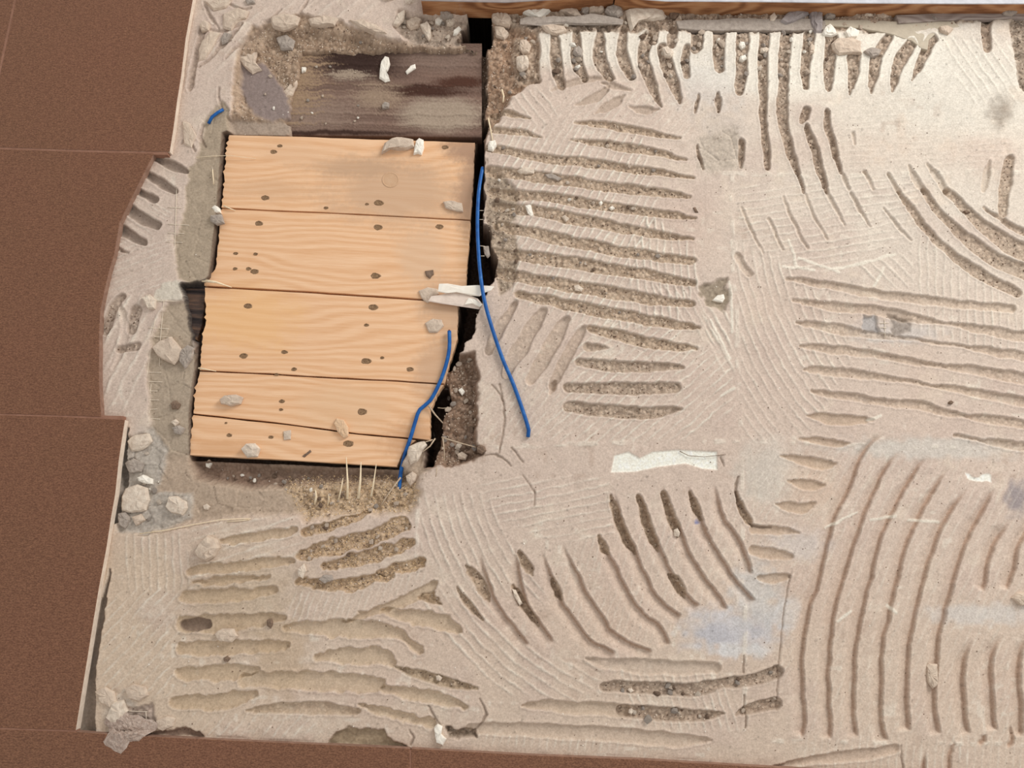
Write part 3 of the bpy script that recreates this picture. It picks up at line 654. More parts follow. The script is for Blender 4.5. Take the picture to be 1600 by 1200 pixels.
def pine():
    m, nt, b = mat('fresh_pine', .65)
    w_ = noise(nt, coords(nt, (1.6, 5, 5)), 1.6, 2)
    va = nt.nodes.new('ShaderNodeVectorMath'); va.operation = 'MULTIPLY_ADD'; va.inputs[1].default_value = (0, .5, 0)
    nt.links.new(w_, va.inputs[0]); nt.links.new(coords(nt, (.35, 4.2, 2)), va.inputs[2])
    wv = node(nt, 'ShaderNodeTexWave', Scale=6.5, Distortion=2.2, Detail=2.0); wv.bands_direction = 'Y'; wv.inputs['Detail Scale'].default_value = 1.2
    nt.links.new(va.outputs[0], wv.inputs['Vector'])
    fib = noise(nt, coords(nt, (1, 26, 10)), 26, 4, .65)
    c = ramp(nt, wv.outputs['Fac'], [(.1, (222, 170, 126)), (.55, (233, 186, 145)), (.9, (238, 195, 157))])
    c = mixc(nt, .45, c, ramp(nt, fib, [(.3, (214, 164, 118)), (.7, (242, 206, 168))]))
    vo = coords(nt); nz = noise(nt, vo, 22, 5, .65); nf = noise(nt, vo, 160, 4, .7)
    for (px, py, rx, ry, col_, k_) in ((620, 300, 150, 80, (198, 164, 134), .75), (560, 262, 120, 24, (190, 156, 126), .7), (735, 300, 34, 90, (176, 142, 116), .9), (700, 480, 60, 70, (200, 166, 136), .8),
                                   (735, 235, 60, 30, (168, 134, 110), .9), (420, 295, 90, 26, (208, 168, 132), .5), (676, 580, 40, 60, (196, 160, 130), .7), (640, 690, 60, 40, (196, 150, 112), .6),
                                   (470, 240, 90, 30, (220, 180, 144), .5), (345, 700, 60, 16, (206, 156, 112), .5), (540, 640, 90, 50, (222, 184, 146), .5), (390, 500, 110, 70, (234, 186, 130), .6), (660, 400, 50, 60, (214, 180, 148), .6)):
        p = P(px, py, -.01)
        sb = nt.nodes.new('ShaderNodeVectorMath'); sb.operation = 'SUBTRACT'; sb.inputs[1].default_value = (p[0], p[1], p[2]); nt.links.new(vo, sb.inputs[0])
        ml = nt.nodes.new('ShaderNodeVectorMath'); ml.operation = 'MULTIPLY'; ml.inputs[1].default_value = (1 / (rx * PXM), 1 / (ry * PXM), 0); nt.links.new(sb.outputs[0], ml.inputs[0])
        ln = nt.nodes.new('ShaderNodeVectorMath'); ln.operation = 'LENGTH'; nt.links.new(ml.outputs[0], ln.inputs[0])
        ad = nt.nodes.new('ShaderNodeMath'); ad.operation = 'MULTIPLY_ADD'; ad.inputs[1].default_value = 1.1; nt.links.new(nz, ad.inputs[0]); nt.links.new(ln.outputs['Value'], ad.inputs[2])
        a2 = nt.nodes.new('ShaderNodeMath'); a2.operation = 'MULTIPLY_ADD'; a2.inputs[1].default_value = .6; nt.links.new(nf, a2.inputs[0]); nt.links.new(ad.outputs[0], a2.inputs[2])
        mr = nt.nodes.new('ShaderNodeMapRange'); mr.interpolation_type = 'SMOOTHSTEP'; mr.inputs['From Min'].default_value = 1.95; mr.inputs['From Max'].default_value = 1.15; mr.inputs['To Max'].default_value = k_
        nt.links.new(a2.outputs[0], mr.inputs[0]); c = mixc(nt, mr.outputs[0], c, lin(col_))
    nt.links.new(c, b.inputs['Base Color']); bump(nt, b, fib, .2 * MM)
    return m
W_PINE = pine()
W_DARK = wood_mat('old_dark_timber', [(.3, (66, 46, 38)), (.5, (104, 80, 68)), (.72, (138, 116, 102))], dust=(166, 150, 134), dust_lo=.5, bmp=1.2)
W_EDGE = wood_mat('brown_timber', [(.3, (128, 84, 54)), (.55, (168, 118, 80)), (.8, (190, 146, 106))], dust=(176, 158, 140), dust_lo=.6)
W_GREYED = wood_mat('greyed_timber', [(.3, (140, 126, 118)), (.6, (164, 150, 142)), (.8, (176, 164, 154))], dust=(180, 168, 154), dust_lo=.55)
W_STRAW = stone_mat('pale_splinter', (226, 202, 164), (246, 230, 202), 300, .2, .7)
W_ROOT = stone_mat('grey_twig', (170, 146, 120), (206, 188, 164), 300, .2, .8)

m, nt, b = mat('brown_tile_glaze', .55); v = coords(nt)
n1 = noise(nt, coords(nt, (1, 5, 1)), 110, 5, .8); n2 = noise(nt, v, 7, 3); n3 = noise(nt, coords(nt, (1, 1.6, 1)), 420, 3, .7)
c = ramp(nt, n1, [(.33, (88, 54, 38)), (.5, (119, 79, 58)), (.68, (146, 102, 76))])
c = mixc(nt, .32, c, ramp(nt, n2, [(.3, (108, 78, 56)), (.7, (120, 78, 60))]))
c = mixc(nt, .28, c, ramp(nt, n3, [(.4, (62, 38, 26)), (.64, (176, 130, 100))]))
nt.links.new(c, b.inputs['Base Color']); bump(nt, b, n1, .25 * MM)
M_TILE = m
M_BISCUIT = stone_mat('pale_tile_body', (206, 188, 170), (232, 216, 198), 120, .4)
M_BISCUIT_BROWN = stone_mat('brown_tile_body', (128, 98, 82), (160, 128, 110), 120, .4)
M_GROUT = stone_mat('worn_grout', (134, 96, 78), (158, 118, 98), 90, .4)
m, nt, b = mat('blue_sheath', .42); nt.links.new(ramp(nt, noise(nt, coords(nt), 90, 3), [(.35, (18, 78, 146)), (.62, (32, 98, 168)), (.8, (90, 130, 180))]), b.inputs['Base Color']); M_BLUE = m
m, nt, b = mat('white_fibre', .6); b.inputs['Base Color'].default_value = (*lin((226, 212, 192)), 1); M_FIBRE = m
m, nt, b = mat('nail_steel', .6); nt.links.new(ramp(nt, noise(nt, coords(nt), 400, 3), [(.3, (104, 76, 52)), (.7, (158, 128, 96))]), b.inputs['Base Color']); M_NAIL = m
M_SHADE = stone_mat('dusty_dark_soil', (84, 66, 54), (124, 100, 82), 120)

# ------------------------------------------------------------------ object helpers
def link(name, me, parent=None, mats=()):
    for m_ in mats: me.materials.append(m_)
    o = bpy.data.objects.new(name, me); COL.objects.link(o)
    if parent: o.parent = parent; o.matrix_parent_inverse = parent.matrix_world.inverted()
    return o
def tag(o, label=None, cat=None, group=None, kind=None):
    if label: o['label'] = label
    if cat: o['category'] = cat
    if group: o['group'] = group
    if kind: o['kind'] = kind
    return o
def empty(name, loc=(0, 0, 0)):
    o = bpy.data.objects.new(name, None); COL.objects.link(o); o.location = loc; o.matrix_world = Matrix.Translation(loc); return o

def grid_mesh(name, mask, parent, material):
    """part of the height field: the quads where mask (NY-1, NX-1) holds"""
    ii, jj = np.nonzero(mask)
    a = ii * NX + jj
    quads = np.stack([a, a + 1, a + NX + 1, a + NX], 1)
    used, inv = np.unique(quads, return_inverse=True); inv = inv.reshape(-1)
    co = np.stack([GX.ravel()[used], GY.ravel()[used], H.ravel()[used]], 1).astype(np.float32)
    me = bpy.data.meshes.new(name); n = len(quads)
    me.vertices.add(len(used)); me.vertices.foreach_set('co', co.ravel())
    me.loops.add(n * 4); me.loops.foreach_set('vertex_index', inv.astype(np.int32))
    me.polygons.add(n); me.polygons.foreach_set('loop_start', np.arange(n, dtype=np.int32) * 4)
    me.polygons.foreach_set('use_smooth', np.ones(n, bool))
    me.update(calc_edges=True)
    ca = me.color_attributes.new('Col', 'FLOAT_COLOR', 'POINT')
    cc = np.ones((len(used), 4), np.float32); cc[:, :3] = CR.reshape(-1, 3)[used]
    ca.data.foreach_set('color', cc.ravel())
    return link(name, me, parent, [material])

def prism(name, pts_top, z_bot, material, parent=None, side=None, bevel=.0006, jitter=0):
    """solid plate: pts_top = world points of the top outline"""
    bm = bmesh.new()
    c = sum((Vector(p) for p in pts_top), Vector()) / len(pts_top)
    top = [Vector(p) for p in pts_top]
    inner = []
    n = len(top)
    area2 = sum(top[i].x * top[(i + 1) % n].y - top[(i + 1) % n].x * top[i].y for i in range(n))
    if area2 < 0: top.reverse()
    for i in range(n):
        e1 = (top[i] - top[i - 1]); e2 = (top[(i + 1) % n] - top[i]); e1.z = e2.z = 0
        e1.normalize(); e2.normalize()
        nrm = Vector((-(e1.y + e2.y), e1.x + e2.x, 0))
        if nrm.length < 1e-6: nrm = Vector((-e1.y, e1.x, 0))
        nrm.normalize(); inner.append(top[i] + nrm * bevel)
    vi = [bm.verts.new(p) for p in inner]
    vt = [bm.verts.new(p - Vector((0, 0, bevel))) for p in top]
    vb = [bm.verts.new((p.x, p.y, z_bot)) for p in top]
    bm.faces.new(vi)
    for i in range(n):
        j = (i + 1) % n
        bm.faces.new((vi[i], vt[i], vt[j], vi[j]))
        f = bm.faces.new((vt[i], vb[i], vb[j], vt[j])); f.material_index = 1 if side else 0
    bm.faces.new(list(reversed(vb)))
    bmesh.ops.recalc_face_normals(bm, faces=bm.faces)
    me = bpy.data.meshes.new(name); bm.to_mesh(me); bm.free()
    return link(name, me, parent, [material] + ([side] if side else []))

def densify(pts, step, jit, seed=0, lockx=None):
    r = random.Random(seed); out = []
    n = len(pts)
    for i in range(n):
        a = pts[i]; b_ = pts[(i + 1) % n]; L = math.hypot(b_[0] - a[0], b_[1] - a[1]); k = max(1, int(L / step))
        for j in range(k):
            t = j / k; q = jit if j else jit * .4
            out.append((a[0] + (b_[0] - a[0]) * t + r.uniform(-q, q), a[1] + (b_[1] - a[1]) * t + r.uniform(-q, q)))
    return out

def tube_mesh(name, pts, radii, sides=8):
    bm = bmesh.new(); rings = []
    n = len(pts)
    for i in range(n):
        d = (pts[min(i + 1, n - 1)] - pts[max(i - 1, 0)]).normalized()
        u = d.cross(Vector((0, 0, 1)));
        if u.length < 1e-4: u = Vector((1, 0, 0))
        u.normalize(); v_ = u.cross(d)
        r = radii[i] if isinstance(radii, (list, tuple)) else radii
        rings.append([bm.verts.new(pts[i] + (u * math.cos(a) + v_ * math.sin(a)) * r) for a in [2 * math.pi * k_ / sides for k_ in range(sides)]])
    for i in range(n - 1):
        for k_ in range(sides):
            f = bm.faces.new((rings[i][k_], rings[i][(k_ + 1) % sides], rings[i + 1][(k_ + 1) % sides], rings[i + 1][k_])); f.smooth = True
    bm.faces.new(list(reversed(rings[0]))); bm.faces.new(rings[-1])
    me = bpy.data.meshes.new(name); bm.to_mesh(me); bm.free(); return me

# ------------------------------------------------------------------ the floor
floor = empty('floor'); tag(floor, kind='structure')

tiles = [   # outlines in photo pixels at the tiles' top face
    ([(-330, -330), (52, -330), (22, 0), (-28, 228), (-330, 219)], None),
    ([(57, -330), (348, -330), (301, 0), (290, 60), (283, 118), (277, 155), (271, 200), (265, 237), (120, 234), (-24, 229), (25, 0)], M_BISCUIT),
    ([(-330, 223), (-2, 233), (120, 237), (240, 240), (229, 262), (211, 298), (199, 322), (187, 347), (179, 395), (170, 425), (164, 450), (157, 484), (155, 520), (155, 600), (158, 651), (100, 649), (-330, 637)], M_BISCUIT_BROWN),
    ([(-330, 640), (80, 651), (195, 656), (190, 688), (185, 722), (180, 770), (173, 810), (166, 856), (154, 920), (146, 968), (136, 1030), (127, 1085), (118, 1141), (0, 1137), (-330, 1127)], M_BISCUIT),
    ([(-330, 1130), (0, 1140), (118, 1144), (180, 1148), (250, 1152), (400, 1159), (640, 1170), (643, 1640), (-330, 1620)], M_BISCUIT_BROWN),
    ([(642.5, 1170), (820, 1180), (1000, 1187), (1150, 1196), (1285, 1204), (1412, 1210), (1420, 1660), (645.5, 1640)], M_BISCUIT_BROWN),
    ([(1415, 1210), (1560, 1217), (1800, 1228), (1900, 1232), (1900, 1680), (1423, 1660)], M_BISCUIT_BROWN)]
TZ = .009
for i, (pp, sd_) in enumerate(tiles):
    o = prism('tile', [P(x, y, TZ) for x, y in pp], -.002, M_TILE, floor, sd_ or M_BISCUIT_BROWN, .0005)
grout_quads = [[(-330, 214), (262, 234), (262, 242), (-330, 226)], [(-330, 634), (192, 650), (192, 658), (-330, 643)], [(-330, 1124), (118, 1139), (118, 1147), (-330, 1134)],
               [(638, 1172), (648, 1172), (651, 1640), (641, 1640)], [(1410, 1212), (1418, 1212), (1426, 1660), (1417, 1660)], [(50, -330), (60, -330), (27, 0), (-22, 232), (-30, 230), (19, 0)]]
for q in grout_quads:
    prism('grout_line', [P(x, y, TZ - .0007) for x, y in q], -.002, M_GROUT, floor, None, .0001)

# which quads of the grid belong to what
pc = lambda A: (A[:-1, :-1] + A[1:, 1:]) * .5
QX, QY, QDB, QSC, QH = pc(PX), pc(PY), pc(DB), pc(SC), pc(H)
keep = np.ones(QX.shape, bool)
for pp, _ in tiles:      # under the tiles only a rim is needed
    sl, sd = poly_sd(pp, False, 5)
    full = np.full(H.shape, 99, np.float32); full[sl] = sd
    keep &= pc(full) > -22
    H[sl] = np.where(sd < 6, np.minimum(H[sl], .0), H[sl])
    H[sl] = np.where(sd < -2, -.003, H[sl])
debris = keep & (QDB > .5)
screed = keep & ~debris & (QSC > .45)
mort = keep & ~debris & ~screed
sx = np.interp(QY, [270, 520, 690, 1140, 1210], [1143, 1152, 1158, 1165, 1165])
sy = np.interp(QX, [650, 900, 1150, 1400, 1700], [700, 694, 690, 697, 704])
left = QX < np.interp(QY, [0, 200, 730, 731, 1300], [760, 700, 650, 655, 645])
beds = [(mort & left & (QY < 690) & (QX < 360), None), (mort & left & (QY < 690) & (QX >= 360), None), (mort & left & (QY >= 690), None),
        (mort & ~left & (QX < sx) & (QY < sy), None), (mort & ~left & (QX < sx) & (QY >= sy), None),
        (mort & ~left & (QX >= sx) & (QY < 272), None), (mort & ~left & (QX >= sx) & (QY >= 272) & (QY < sy), None),
        (mort & ~left & (QX >= sx) & (QY >= sy) & (QY < 1160), None), (mort & ~left & (QX >= sx) & (QY >= 1160), None)]
for mk, _ in beds:
    if mk.sum() > 50: grid_mesh('mortar_bed', mk, floor, M_MORTAR)
d = grid_mesh('crushed_mortar_debris', debris, floor, M_DEBRIS); tag(d, 'grey-brown crushed mortar and grit filling the grooves', kind='stuff')
s_ = grid_mesh('screed', screed, floor, M_SCREED); tag(s_, 'bare grey dusty screed')
# the floor goes on beyond the frame
x1, y1 = gx[-1], gy[-1]
for q in ([(x1 - .002, gy[0] - .3, 0), (x1 + .9, gy[0] - .3, 0), (x1 + .9, y1 + .9, 0), (x1 - .002, y1 + .9, 0)], [(-.50, y1 - .002, 0), (x1, y1 - .002, 0), (x1, y1 + .9, 0), (-.50, y1 + .9, 0)]):
    me = bpy.data.meshes.new('mortar_bed'); me.from_pydata([(a_, b_, -.0006) for a_, b_, _ in q], [], [(0, 1, 2, 3)])
    ca = me.color_attributes.new('Col', 'FLOAT_COLOR', 'POINT'); ca.data.foreach_set('color', [*MORT, 1] * 4)
    link('mortar_bed', me, floor, [M_MORTAR])

# ------------------------------------------------------------------ the pine boards in the opening
BZ = -.010
patch = empty('board_panel', tuple(P(520, 470, BZ - .02)))
tag(patch, 'light pine board panel of five planks let into the broken floor opening', 'boards')
planks = [
    [(358, 211), (450, 213), (560, 217), (660, 220), (742, 223), (739, 290), (735, 343), (620, 337), (500, 331), (420, 328), (347, 324), (352, 260)],
    [(347, 326), (420, 330), (500, 333), (620, 339), (735, 345), (731, 400), (725, 470), (650, 466), (560, 460), (450, 453), (320, 446), (326, 430), (336, 425), (341, 380)],
    [(320, 449), (450, 456), (560, 463), (650, 469), (716, 472), (714, 530), (703, 566), (694, 599), (620, 594), (500, 588), (420, 583), (313, 578), (316, 530), (322, 500)],
    [(312, 580.5), (420, 585.5), (500, 590.5), (620, 596.5), (693, 601.5), (682, 618), (672, 640), (672, 688), (640, 684), (560, 677), (450, 662), (302, 646), (306, 610)],
    [(302, 648.5), (450, 664.5), (560, 679.5), (640, 686.5), (650, 688), (632, 702), (620, 729), (520, 723), (400, 716), (296, 711), (299, 680)]]
rj = random.Random(3)
ROWS = []
for i, pp in enumerate(planks):
    out = []
    n = len(pp)
    for a in range(n):
        p0, p1 = pp[a], pp[(a + 1) % n]
        L = math.hypot(p1[0] - p0[0], p1[1] - p0[1]); steep = abs(p1[1] - p0[1]) > abs(p1[0] - p0[0])
        kk = max(1, int(L / (4 if steep else 20)))
        for j in range(kk):
            t = j / kk; x = p0[0] + (p1[0] - p0[0]) * t; y = p0[1] + (p1[1] - p0[1]) * t
            if steep and x < 500: x += rj.choice([rj.uniform(-1.5, 1), rj.uniform(-1, .5), rj.uniform(-4, 1)])
            elif steep: x += rj.uniform(-.8, .8)
            else: y += rj.uniform(-.3, .3)
            out.append((x, y))
    z = BZ + (-.0006, 0, .0004, -.0003, .0002)[i]
    o = prism('plank', [P(x, y, z) for x, y in out], z - .016, W_PINE, patch, W_PINE, .0005)
    ROWS.append((o, z))
holes = [(427, 237, 5), (437, 228, 4), (345, 262, 2), (414, 309, 6), (404, 349, 6), (509, 325, 3.5), (591, 317, 7), (573, 319, 3), (590, 355, 7), (686, 354, 6), (368, 396, 3.5), (367, 420, 3.5),
         (388, 420, 4), (397, 424, 6), (399, 397, 3.5), (586, 431, 7), (671, 428, 6), (695, 230, 5), (387, 478, 6), (582, 480, 7), (572, 508, 3.5), (380, 556, 6), (444, 550, 4.5), (571, 564, 7), (597, 559, 3), (459, 577, 4),
         (432, 585, 3), (640, 577, 5), (565, 643, 7), (440, 627, 4), (439, 640, 3), (358, 680, 4), (448, 680, 6), (423, 683, 3.5), (543, 693, 7), (353, 661, 2)]
bounds = [lambda x: 325 + (x - 350) * .047, lambda x: 447 + (x - 320) * .055, lambda x: 579 + (x - 312) * .057, lambda x: 647 + (x - 302) * .11]
for i, (x, y, r) in enumerate(holes):
    row = sum(1 for f in bounds if y > f(x)); par, z = ROWS[row]
    bm = bmesh.new(); c0 = PV(x, y, z)
    rr = r * PXM; q = random.Random(i)
    N = 12
    rim = [bm.verts.new(c0 + Vector((math.cos(a) * rr * (1.35 if math.cos(a) > .5 else 1.0) * q.uniform(.85, 1.1), math.sin(a) * rr * .72 * q.uniform(.85, 1.15), .0002))) for a in [2 * math.pi * k_ / N for k_ in range(N)]]
    rim2 = [bm.verts.new(c0 + (v_.co - c0) * .8 + Vector((0, 0, .0005))) for v_ in rim]
    head = [bm.verts.new(c0 + Vector((v_.co.x - c0.x, v_.co.y - c0.y, 0)) * .62 + Vector((0, 0, .0001))) for v_ in rim]
    for k_ in range(N):
        bm.faces.new((rim[k_], rim[(k_ + 1) % N], rim2[(k_ + 1) % N], rim2[k_])); bm.faces.new((rim2[k_], rim2[(k_ + 1) % N], head[(k_ + 1) % N], head[k_]))
    bm.faces.new(head); me = bpy.data.meshes.new('nail_head'); bm.to_mesh(me); bm.free()
    link('nail_head', me, par, [M_NAIL])
# the flat round plug and its ring in the top plank
par, z = ROWS[0]; pts = []
bm = bmesh.new()
for rr, zz in ((13.5, .0002), (12.5, .0006), (11.5, .0004), (11, .0002)):
    pts.append([bm.verts.new(PV(610 + math.cos(a) * rr, 281 + math.sin(a) * rr * .9, z + zz)) for a in [2 * math.pi * k_ / 24 for k_ in range(24)]])
for a in range(3):
    for k_ in range(24): bm.faces.new((pts[a][k_], pts[a][(k_ + 1) % 24], pts[a + 1][(k_ + 1) % 24], pts[a + 1][k_]))
bm.faces.new(pts[3]); me = bpy.data.meshes.new('knot'); bm.to_mesh(me); bm.free()
link('knot', me, par, [stone_mat('greyed_knot', (196, 158, 124), (206, 172, 140), 80, .3)])

# ------------------------------------------------------------------ the old timber above it and the timbers of the threshold
def board_from(name, outline, z, thick, material, label, cat='timber', step=14, jit=.8, top_rough=0, group=None, parts=None):
    pts = densify(outline, step, jit, sum(map(ord, label)))
    o = prism(name, [P(x, y, z) for x, y in pts], z - thick, material, None, material, .0008)
    return tag(o, label, cat, group)

def timber_colour(px, py, r, st):
    c = np.array(linn((126, 102, 90))) * (1 + .28 * st)
    def blend(c, col_, k_): k_ = min(1, max(0, k_)); return c * (1 - k_) + np.array(linn(col_)) * k_
    def e(cx, cy, rx, ry): return 1.3 - math.hypot((px - cx) / rx, (py - cy) / ry)
    n = r.uniform(-.12, .12) + st * .3
    c = blend(c, (62, 44, 38), 1.6 * (e(560, 98, 110, 34) - .3 + n))
    c = blend(c, (74, 48, 38), 1.8 * (e(660, 142, 90, 12) - .3 + n)); c = blend(c, (84, 54, 42), 1.8 * (e(720, 128, 50, 10) - .3 + n))
    c = blend(c, (136, 114, 102), 1.5 * (e(690, 92, 80, 22) - .2 + n))
    c = blend(c, (172, 154, 136), 2.4 * (e(690, 180, 78, 30) - .3 + n * .6)); c = blend(c, (160, 138, 118), 1.5 * (e(590, 150, 40, 24) - .3 + n * 2))
    c = blend(c, (148, 126, 112), 1.2 * (e(480, 180, 90, 34) - .2 + n * 1.5)); c = blend(c, (164, 138, 112), 2 * (e(440, 110, 60, 70) - .2 + n * 2))
    c = blend(c, (168, 150, 132), 2 * (e(545, 118, 34, 9) - .4 + n * 2)); c = blend(c, (70, 50, 42), 1.5 * (e(520, 208, 150, 5) - .2 + n))
    return c
def relief_board(name, x0, x1, top, bot, z, thick, material, label, amp=.8, seed=4, nx=230, ny=92):
    """timber with a weathered face, a grid with streaks along x"""
    r = np.random.default_rng(seed)
    bm = bmesh.new(); rows = []; cl = []
    st = r.random(ny) * 2 - 1; st2 = np.convolve(r.random(ny + 8) * 2 - 1, np.ones(5) / 2.5, 'same')[:ny]
    wob = np.convolve(r.random(nx + 30) * 2 - 1, np.ones(13) / 5, 'same')[:nx]
    for j in range(ny):
        row = []
        for i in range(nx):
            u = i / (nx - 1); v_ = j / (ny - 1)
            x = x0(v_) + (x1(v_) - x0(v_)) * u + (r.uniform(-1, 1) if 0 < i < nx - 1 else 0) * .3
            y = top(u) + (bot(u) - top(u)) * v_
            jj = min(ny - 1, max(0, int(j + wob[i] * 1.5)))
            edge = min(j, ny - 1 - j, i, nx - 1 - i)
            h = z + (st[jj] * .5 + st2[jj] * .8 + r.uniform(-.25, .25)) * amp * MM * (edge > 0) - (0.001 if edge == 0 else 0)
            row.append(bm.verts.new(P(x, y, h))); cl.append(timber_colour(x, y + wob[i] * 2, r, st[jj] * .5 + st2[min(ny - 1, jj)] * .6 + r.uniform(-.2, .2)))
        rows.append(row)
    for j in range(ny - 1):
        for i in range(nx - 1):
            f = bm.faces.new((rows[j][i], rows[j + 1][i], rows[j + 1][i + 1], rows[j][i + 1])); f.smooth = True
    rim = [rows[0][i] for i in range(nx)] + [rows[j][-1] for j in range(1, ny)] + [rows[-1][i] for i in range(nx - 2, -1, -1)] + [rows[j][0] for j in range(ny - 2, 0, -1)]
    low = [bm.verts.new((v_.co.x, v_.co.y, z - thick)) for v_ in rim]
    for i in range(len(rim)): bm.faces.new((rim[i], rim[(i + 1) % len(rim)], low[(i + 1) % len(rim)], low[i]))
    bm.faces.new(low); bmesh.ops.recalc_face_normals(bm, faces=bm.faces)
    me = bpy.data.meshes.new(name); bm.to_mesh(me); bm.free()
    ca = me.color_attributes.new('Col', 'FLOAT_COLOR', 'POINT')
    for i, d_ in enumerate(ca.data): d_.color = (*(np.clip(cl[i], .01, 1) if i < len(cl) else linn((90, 68, 56))), 1)
    return tag(link(name, me, None, [material]), label, 'timber')
relief_board('floor_timber', lambda v_: 395 - 25 * v_, lambda v_: 753, lambda u: 66 + 2 * u, lambda u: 211 + 4 * u, -.0195, .02, M_SCREED,
             'old dark weathered timber with dust and rot, above the pine boards')

def threshold(name, face_px, back_px, z, thick, mtop, mside, label):
    pts = [P(x, y, z) for x, y in densify(face_px, 30, .7, 5)[:-1]] if False else [P(x, y, z) for x, y in face_px + back_px]
    return tag(prism(name, pts, z - thick, mtop, None, mside, .0008), label, 'timber')
M_PAINT = stone_mat('dusty_pale_paint', (178, 178, 182), (204, 204, 208), 60, .3)
threshold('threshold_timber', [(658, 1), (700, 2), (790, 4), (860, 0), (960, -6)], [(960, -90), (660, -90)], .024, .034, M_SLATE if False else S_SLATE, W_EDGE,
          'brown timber edge with a grey top, spanning the dark hole at the top')
threshold('threshold_timber', [(962, -4), (1040, 2), (1200, 3), (1340, 5), (1500, 6), (1760, 6)], [(1760, -120), (962, -120)], .024, .034, M_PAINT, W_EDGE,
          'long orange-brown timber edge with a pale painted top, behind the mortar chunks')
board_from('threshold_timber', [(1400, 23), (1480, 19), (1600, 15), (1720, 14), (1720, 30), (1600, 28), (1500, 30), (1404, 36)], .003, .008, W_GREYED, 'thin grey timber strip lying along the foot of the long timber', step=24, jit=.6)
board_from('slab_piece', [(1056, 32), (1150, 28), (1270, 29), (1290, 32), (1290, 46), (1180, 48), (1080, 46), (1060, 44)], .001, .008, S_GREY, 'long low grey-beige slab behind the ends of the white ridges', 'slab', 12, 1)
board_from('slab_piece', [(1288, 31), (1380, 32), (1490, 33), (1500, 42), (1462, 52), (1452, 62), (1450, 78), (1440, 76), (1425, 64), (1385, 52), (1345, 44), (1320, 42), (1290, 40)], .0005, .008, stone_mat('beige_slab', (176, 164, 146), (192, 180, 160), 70, .5),
           'flat beige slab with a pointed tip, between ridges and grey strip', 'slab', 12, 1)

# ------------------------------------------------------------------ flakes and stones (outlined pieces)
def flake(name, outline, thick, material, label, cat='fragment', z=None, group=None, tilt=(0, 0), seed=None, dome=.25, parent=None):
    seed = sum(map(ord, label or name)) if seed is None else seed
    r = random.Random(seed)
    cx = sum(p[0] for p in outline) / len(outline); cy = sum(p[1] for p in outline) / len(outline)
    if z is None: z = hmax(cx, cy, 5) - .0012
    size = max(max(p[0] for p in outline) - min(p[0] for p in outline), 6)
    pts = densify(outline, max(4, size / 6), size * .02, seed)
    def at(s, dz, jj=0):
        res = []
        for x, y in pts:
            X = cx + (x - cx) * s + r.uniform(-jj, jj); Y = cy + (y - cy) * s + r.uniform(-jj, jj)
            p = PV(X, Y, z)
            p.z += dz + (X - cx) * PXM * tilt[0] - (Y - cy) * PXM * tilt[1]
            res.append(p)
        return res
    bm = bmesh.new(); j = size * .012; t = thick
    rings = [[bm.verts.new(p) for p in at(.96, -.001)], [bm.verts.new(p) for p in at(1.0, t * .45, j)],
             [bm.verts.new(p + Vector((0, 0, r.uniform(-.1, .1) * t))) for p in at(.86, t * (1 - dome * .3), j)],
             [bm.verts.new(p + Vector((0, 0, r.uniform(-.14, .14) * t))) for p in at(.5, t * (1 + dome * .4), j * 2)]]
    n = len(pts)
    for a in range(3):
        for k_ in range(n): bm.faces.new((rings[a][k_], rings[a][(k_ + 1) % n], rings[a + 1][(k_ + 1) % n], rings[a + 1][k_]))
    c = bm.verts.new(PV(cx, cy, z + t * (1 + dome * .5)))
    for k_ in range(n): bm.faces.new((rings[3][k_], rings[3][(k_ + 1) % n], c))
    bm.faces.new(list(reversed(rings[0])))
    bmesh.ops.recalc_face_normals(bm, faces=bm.faces)
    me = bpy.data.meshes.new(name); bm.to_mesh(me); bm.free()
    o = link(name, me, parent, [material])
    if not parent: tag(o, label, cat, group)
    return o

